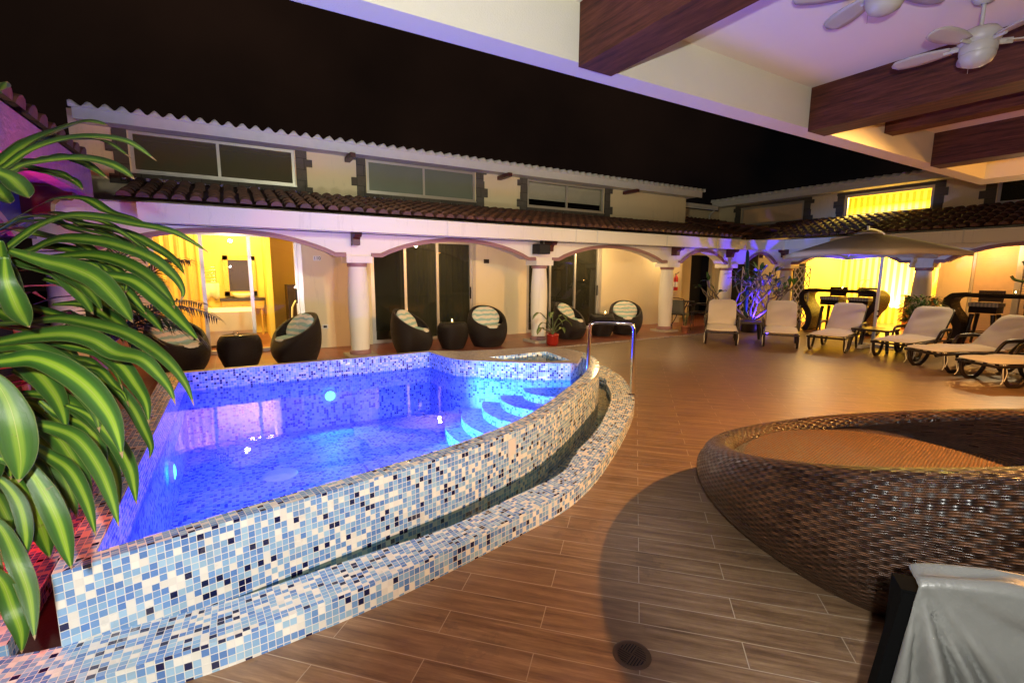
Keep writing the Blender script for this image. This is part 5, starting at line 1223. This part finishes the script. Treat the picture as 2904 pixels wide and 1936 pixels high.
for li, (Pp, w, d0, d1, fo) in enumerate(EX[:58]+LV):
    w *= 1.1 if w < 17 else .70
    n = len(Pp); C3 = [atd(x*K, y*K, d0+(d1-d0)*(i/(n-1))+.05*sin(i/(n-1)*PI)) for i, (x, y) in enumerate(Pp)]
    S_ = cat(C3, 7); mid = C3[n//2]; toc = (Vector((0, 0, CAM_H))-mid).normalized()
    upv = (toc*(1-fo)+Vector((0, 0, 1))*fo).normalized()
    q = MB(); wm = w*K*((d0+d1)/2)/FPX*1.32
    leafstrip(q, S_, wm, upv, random.uniform(.10, .26), 7, random.uniform(.02, .08)); q.build('leaf', M['leaf'], dr_, True, solid=.0015)
for (x, y, t0) in ((-1.02, 1.72, 2.1), (-1.12, 1.95, 1.7), (-.98, 1.6, 1.35)):
    q = MB(); q.tube(cat([(x, y, 0), (x-.02, y+.02, t0*.4), (x+.05, y-.02, t0*.8), (x+.12, y, t0)], 6), [.03]*19, 10); q.build('stem', M['bark'], dr_, True)
def feather(name, mat, root, tip, sag, nl, ll, par, wl=.008, seed=0):
    """a palm frond: arching rib with thin leaflets on both sides"""
    rnd = random.Random(seed); a, b_ = Vector(root), Vector(tip); mid = (a+b_)/2+Vector((0, 0, sag)); P = [a*(1-t)**2+mid*2*t*(1-t)+b_*t*t for t in [k/14 for k in range(15)]]
    q = MB(); q.tube(P, [.010-.008*k/14 for k in range(15)], 5)
    for k in range(nl):
        t = .12+.87*k/nl; i = t*14; j = min(int(i), 13); p = P[j].lerp(P[j+1], i-j); tg = (P[j+1]-P[j]).normalized(); sd = tg.cross(Vector((0, 0, 1))).normalized(); l_ = ll*(sin(PI*(.12+.85*t))**.6)*rnd.uniform(.85, 1.1)
        for s_ in (-1, 1):
            d = (tg*.75+sd*s_*.8+Vector((0, 0, rnd.uniform(-.1, .15)))).normalized(); e = p+d*l_+Vector((0, 0, -l_*.35)); m2 = p+d*l_*.5
            w_ = tg.cross(d).cross(d).normalized()*wl
            b0 = len(q.v); q.grid([[p-w_*.5, p+w_*.5], [m2-w_, m2+w_], [e, e+w_*.1]])
    return q.build(name, mat, par, True)
pc = thing('palm_bush', 'dark feathery palm in the bed behind the variegated leaves', 'plant', (-1.1, 5.2, 0))
PR = Vector((-1.0, 5.1, .75)); rnd = random.Random(12)
for k, (px_, py_, dd, sg) in enumerate(((478,790,4.4,.45),(440,600,4.7,.5),(300,560,4.6,.5),(400,745,4.0,.35),(505,735,4.9,.5),(330,790,3.9,.3),(250,640,4.4,.5),(370,650,4.2,.5),(200,760,4.0,.4),(290,720,4.0,.4),(470,700,5.0,.4))):
    feather('frond', M['leaf_dark'], PR, atd(px_*K, py_*K, dd), sg, 34, .30, pc, .009, k)
q = MB(); q.tube([(-1.0, 5.1, 0), (-1.02, 5.1, .8)], [.07, .05], 10); q.build('trunk', M['bark'], pc, True)
rp = thing('red_cordyline', 'dark red lit leafy plant deep behind the variegated leaves', 'plant', (-1.1, 3.3, 0)); rnd = random.Random(5)
for k in range(34):
    a = rnd.uniform(0, 2*PI); z0 = rnd.uniform(.3, 1.35); l_ = rnd.uniform(.3, .5); p = Vector((-1.1, 3.3+rnd.uniform(-.6, .6), z0)); d = Vector((cos(a), sin(a), rnd.uniform(.1, .6)))
    q = MB(); leafstrip(q, [p, p+d*l_*.5, p+d*l_*.8+Vector((0, 0, -.03)), p+d*l_+Vector((0, 0, -.12))], .03, n=3); q.build('leaf', M['leaf_red'] if k % 3 else M['leaf_dark'], rp, True)
for y_ in (-.5, 0, .5): q = MB(); q.tube([(-1.1, 3.3+y_, 0), (-1.1, 3.3+y_, 1.4)], .02, 8); q.build('stem', M['bark'], rp, True)
# slatted timber screen lit red behind the plants
sl = thing('slatted_screen', 'timber slat screen lit red behind the large plant', 'screen', (-1.6, 2.6, 0)); q = MB()
for k in range(26): q.box((-1.62, 2.0+k*.07, .05), (-1.59, 2.045+k*.07, 1.3))
q.box((-1.65, 1.95, .3), (-1.622, 3.85, .36)); q.box((-1.65, 1.95, 1.1), (-1.622, 3.85, 1.16)); q.build('slats', M['maroon'], sl, True)
q = MB()
for k in range(12): q.box((-1.75, 1.95, .05+k*.10), (-1.68, 3.9, .14+k*.10))
q.build('brick_pier', M['terracotta'], sl, True)
gp = thing('grassy_plant', 'thin leaved plant spilling over the channel coping at the bottom left', 'plant', (-.85, 1.75, 0)); rnd = random.Random(8)
for k in range(26):
    base = Vector((-.86+rnd.uniform(-.1, .05), 1.62+rnd.uniform(-.1, .2), .1)); a = rnd.uniform(-1.0, 1.2); l_ = rnd.uniform(.16, .30); d = Vector((cos(a), sin(a)*.8, 0))
    q = MB(); leafstrip(q, cat([base, base+d*l_*.35+Vector((0, 0, .11)), base+d*l_*.75+Vector((0, 0, .09)), base+d*l_+Vector((0, 0, .0))], 4), .006, n=3); q.build('leaf', M['leaf_plain'], gp, True)
# dumb cane in a red pot by the second column
dp = thing('potted_plant', 'dumb cane with spotted leaves in a glazed red pot by the second column', 'potted plant', (5.42, 7.62, .006))
q = MB(); q.lathe([(.085, 0), (.10, .01), (.125, .05), (.125, .19), (.13, .195), (.13, .23), (.118, .232), (.112, .2)], n=28, cap=False); q.lathe([(.001, .20), (.113, .20)], n=20, cap=False); q.build('pot', M['redpot'], dp)
q = MB(); q.lathe([(.001, .205), (.11, .205)], n=20, cap=False); q.build('soil', M['soil'], dp)
for k, (az, ln, rise, ll) in enumerate(((170, .30, .42, .22), (150, .18, .22, .2), (80, .08, .42, .24), (10, .20, .36, .22), (-20, .26, .26, .24), (30, .30, .10, .2), (200, .33, .14, .18), (-60, .12, .3, .2))):
    az = R(az); d = Vector((cos(az), sin(az)*.5, 0)); b0 = Vector((0, 0, .2)); kn = b0+d*ln*.8+Vector((0, 0, rise)); q = MB(); q.tube(cat([b0, b0+d*ln*.3+Vector((0, 0, rise*.6)), kn], 4), .008, 6); q.build('stalk', M['stem'], dp)
    q = MB(); leafstrip(q, cat([kn, kn+d*ll*.4+Vector((0, 0, .03)), kn+d*ll*.8-Vector((0, 0, .03)), kn+d*ll-Vector((0, 0, .10))], 4), .055, n=5, wf=lambda t: sin(PI*min(1, t*.93+.07))**.8); q.build('leaf', M['leaf_pale'], dp)
sp2 = thing('small_potted_plant', 'small sprouting plant in a clay pot beside the last column', 'potted plant', (9.45, 7.72, .006))
q = MB(); q.lathe([(.07, 0), (.10, .14), (.11, .14), (.11, .17), (.095, .17), (.09, .13), (.001, .13)], n=20, cap=False); q.build('pot', M['clay'], sp2)
for k in range(6): a = k*1.05; q = MB(); q.tube(cat([(0, 0, .13), (cos(a)*.03, sin(a)*.03, .3), (cos(a)*.09, sin(a)*.06, .48)], 4), .004, 5); q.build('stalk', M['stem'], sp2)
# bushy pot plant behind the loungers
bp = thing('bushy_pot_plant', 'bushy dark green plant in a pot between the bar tables', 'potted plant', (11.75, 3.95, .006)); rnd = random.Random(9)
q = MB(); q.lathe([(.15, 0), (.21, .28), (.22, .28), (.22, .32), (.19, .32), (.17, .26), (.001, .26)], n=24, cap=False); q.build('pot', M['resin'], bp)
for k in range(9): a = k*.7; q = MB(); q.tube([(cos(a)*.05, sin(a)*.05, .26), (cos(a)*.14, sin(a)*.14, .55), (cos(a)*.2, sin(a)*.2, .8)], .009, 5); q.build('stem', M['stem'], bp)
q = MB()
for k in range(620):
    a = rnd.uniform(0, 2*PI); z = rnd.uniform(.45, 1.0); rr = .30*math.sqrt(max(0.05, 1-((z-.74)/.34)**2))*rnd.uniform(.4, 1); p = Vector((cos(a)*rr, sin(a)*rr, z)); d = Vector((cos(a+rnd.uniform(-.8, .8)), sin(a+rnd.uniform(-.8, .8)), rnd.uniform(-.5, .7))).normalized()
    leafstrip(q, [p, p+d*.08, p+d*.16-Vector((0, 0, .03))], .024, n=3, wf=lambda t: sin(PI*min(1, t*.95+.05)))
q.build('foliage', M['leaf_bush'], bp)
# frangipani with forked bare limbs, lit blue from below
ft = thing('frangipani_tree', 'frangipani with forked bare branches lit bright blue from below', 'tree', (11.0, 7.05, 0)); rnd = random.Random(21); FTL = []
q = MB()
def limb(p, d, l_, r_, lv):
    e = p+d*l_; m2 = p+d*l_*.5+Vector((rnd.uniform(-.05, .05), rnd.uniform(-.05, .05), -.03)); q.tube(cat([p, m2, e], 4), [r_-(r_*.25)*i/8 for i in range(9)], 7)
    if lv == 0: FTL.append((e, d)); return
    for k in range(2 if rnd.random() < .7 else 3):
        dd = (d*.75+Vector((rnd.uniform(-1, 1), rnd.uniform(-1, 1), rnd.uniform(-.1, .8)))).normalized(); limb(e, dd, l_*rnd.uniform(.6, .85), r_*.74, lv-1)
for d in ((.3, .1, 1), (-.75, .45, .8), (.75, -.55, .75), (-.25, -.45, 1), (.9, -.2, .45), (-.5, .6, .5)):
    limb(Vector((11.0+d[0]*.06, 7.05+d[1]*.06, .30)), Vector(d).normalized(), .50, .032, 3)
q.tube([(11.0, 7.05, 0), (11.0, 7.05, .34)], .06, 10)
q.build('trunk', M['bark'], ft, True)
q = MB()
for e, d in FTL:
    if rnd.random() < .35: continue
    for k in range(rnd.choice((2, 3, 4))):
        dd = (d+Vector((rnd.uniform(-1, 1), rnd.uniform(-1, 1), rnd.uniform(-.8, .5)))).normalized(); l_ = rnd.uniform(.20, .32); leafstrip(q, [e, e+dd*l_*.4, e+dd*l_*.8-Vector((0, 0, .02)), e+dd*l_-Vector((0, 0, .05))], .042, n=3, wf=lambda t: sin(PI*min(1, t*.93+.07))**.7)
q.build('foliage', M['leaf_plain'], ft, True)
q = MB(); q.lathe([(.18, 0), (.24, .22), (.25, .25), (.20, .25), (.001, .22)], (11.0, 7.05, .006), 24, False); q.build('pot', M['resin'], ft, True)
br = thing('bar_branch', 'dark leafless branch standing in a pot behind the right bar table', 'plant', (13.8, 2.6, 0)); q = MB()
for P in ([(13.75, 2.5, .9), (13.75, 2.75, 1.25), (13.75, 2.95, 1.45), (13.75, 3.08, 1.72)], [(13.75, 2.95, 1.3), (13.75, 3.15, 1.34), (13.75, 3.22, 1.42)], [(13.75, 2.3, .9), (13.75, 2.35, 1.3), (13.75, 2.2, 1.75)]): q.tube(cat(P, 5), .028, 7)
q.build('branch', M['leaf_dark'], br, True); q = MB(); q.lathe([(.12, 0), (.17, .9), (.14, .9)], (13.75, 2.45, .006), 20); q.build('pot', M['resin'], br, True)
gpole = thing('folded_parasol', 'folded dark green parasol leaning in the corner behind the frangipani', 'parasol', (10.9, 7.3, 0))
a_ = Vector((10.95, 7.15, .35)); b__ = Vector((11.15, 7.35, 2.02)); q = MB(); q.tube([a_+(b__-a_)*t for t in (0, .05, .3, .7, .97, 1)], [.02, .045, .055, .05, .035, .012], 10); q.build('folded_cloth', M['greencloth'], gpole, True)
q = MB(); q.tube([(10.9, 7.1, .006), tuple(a_)], .015, 8); q.build('pole', M['whitemetal'], gpole, True)
# flying things kept off; a small led strip at the base of the tree
q = MB(); q.box((11.0, 6.62, .01), (11.1, 6.72, .05)); tag(q.build('ground_light', M['ledblue']), 'small blue floodlight on the deck in front of the frangipani', 'light')
bpy.context.view_layer.update()

pcam = thing('tripod_camera', 'black camera with lens and flash on a tripod where the photo was taken', 'camera', (0, -.1, 0))
LD = Vector((sin(YAW), cos(YAW), -.13)).normalized(); c0 = Vector((0, 0, CAM_H))-LD*.012
q = MB(); ax = [c0-LD*t for t in (0, .02, .06, .10)]; q.tube(ax, [.046, .046, .038, .038], 24); q.build('lens', M['black'], pcam, True)
q = MB(); b_ = c0-LD*.14; Rv = Vector((cos(YAW), -sin(YAW), 0)); q.box((-.07, -.035, -.05), (.07, .035, .045), lambda x, y, z: tuple(b_+Rv*x+LD*y+Vector((0, 0, z)))); q.build('body', M['black'], pcam, True, bevel=.01)
q = MB(); q.tube([b_+Vector((0, 0, -.05)), Vector((b_.x, b_.y, 1.0))], .016, 8); q.build('centre_post', M['black'], pcam, True)
for k in range(3):
    a = k*2*PI/3-1.4; q = MB(); q.tube([Vector((b_.x, b_.y, 1.1)), Vector((b_.x+cos(a)*.38, b_.y-.1+sin(a)*.38, 0))], .012, 8); q.build('leg', M['black'], pcam, True)
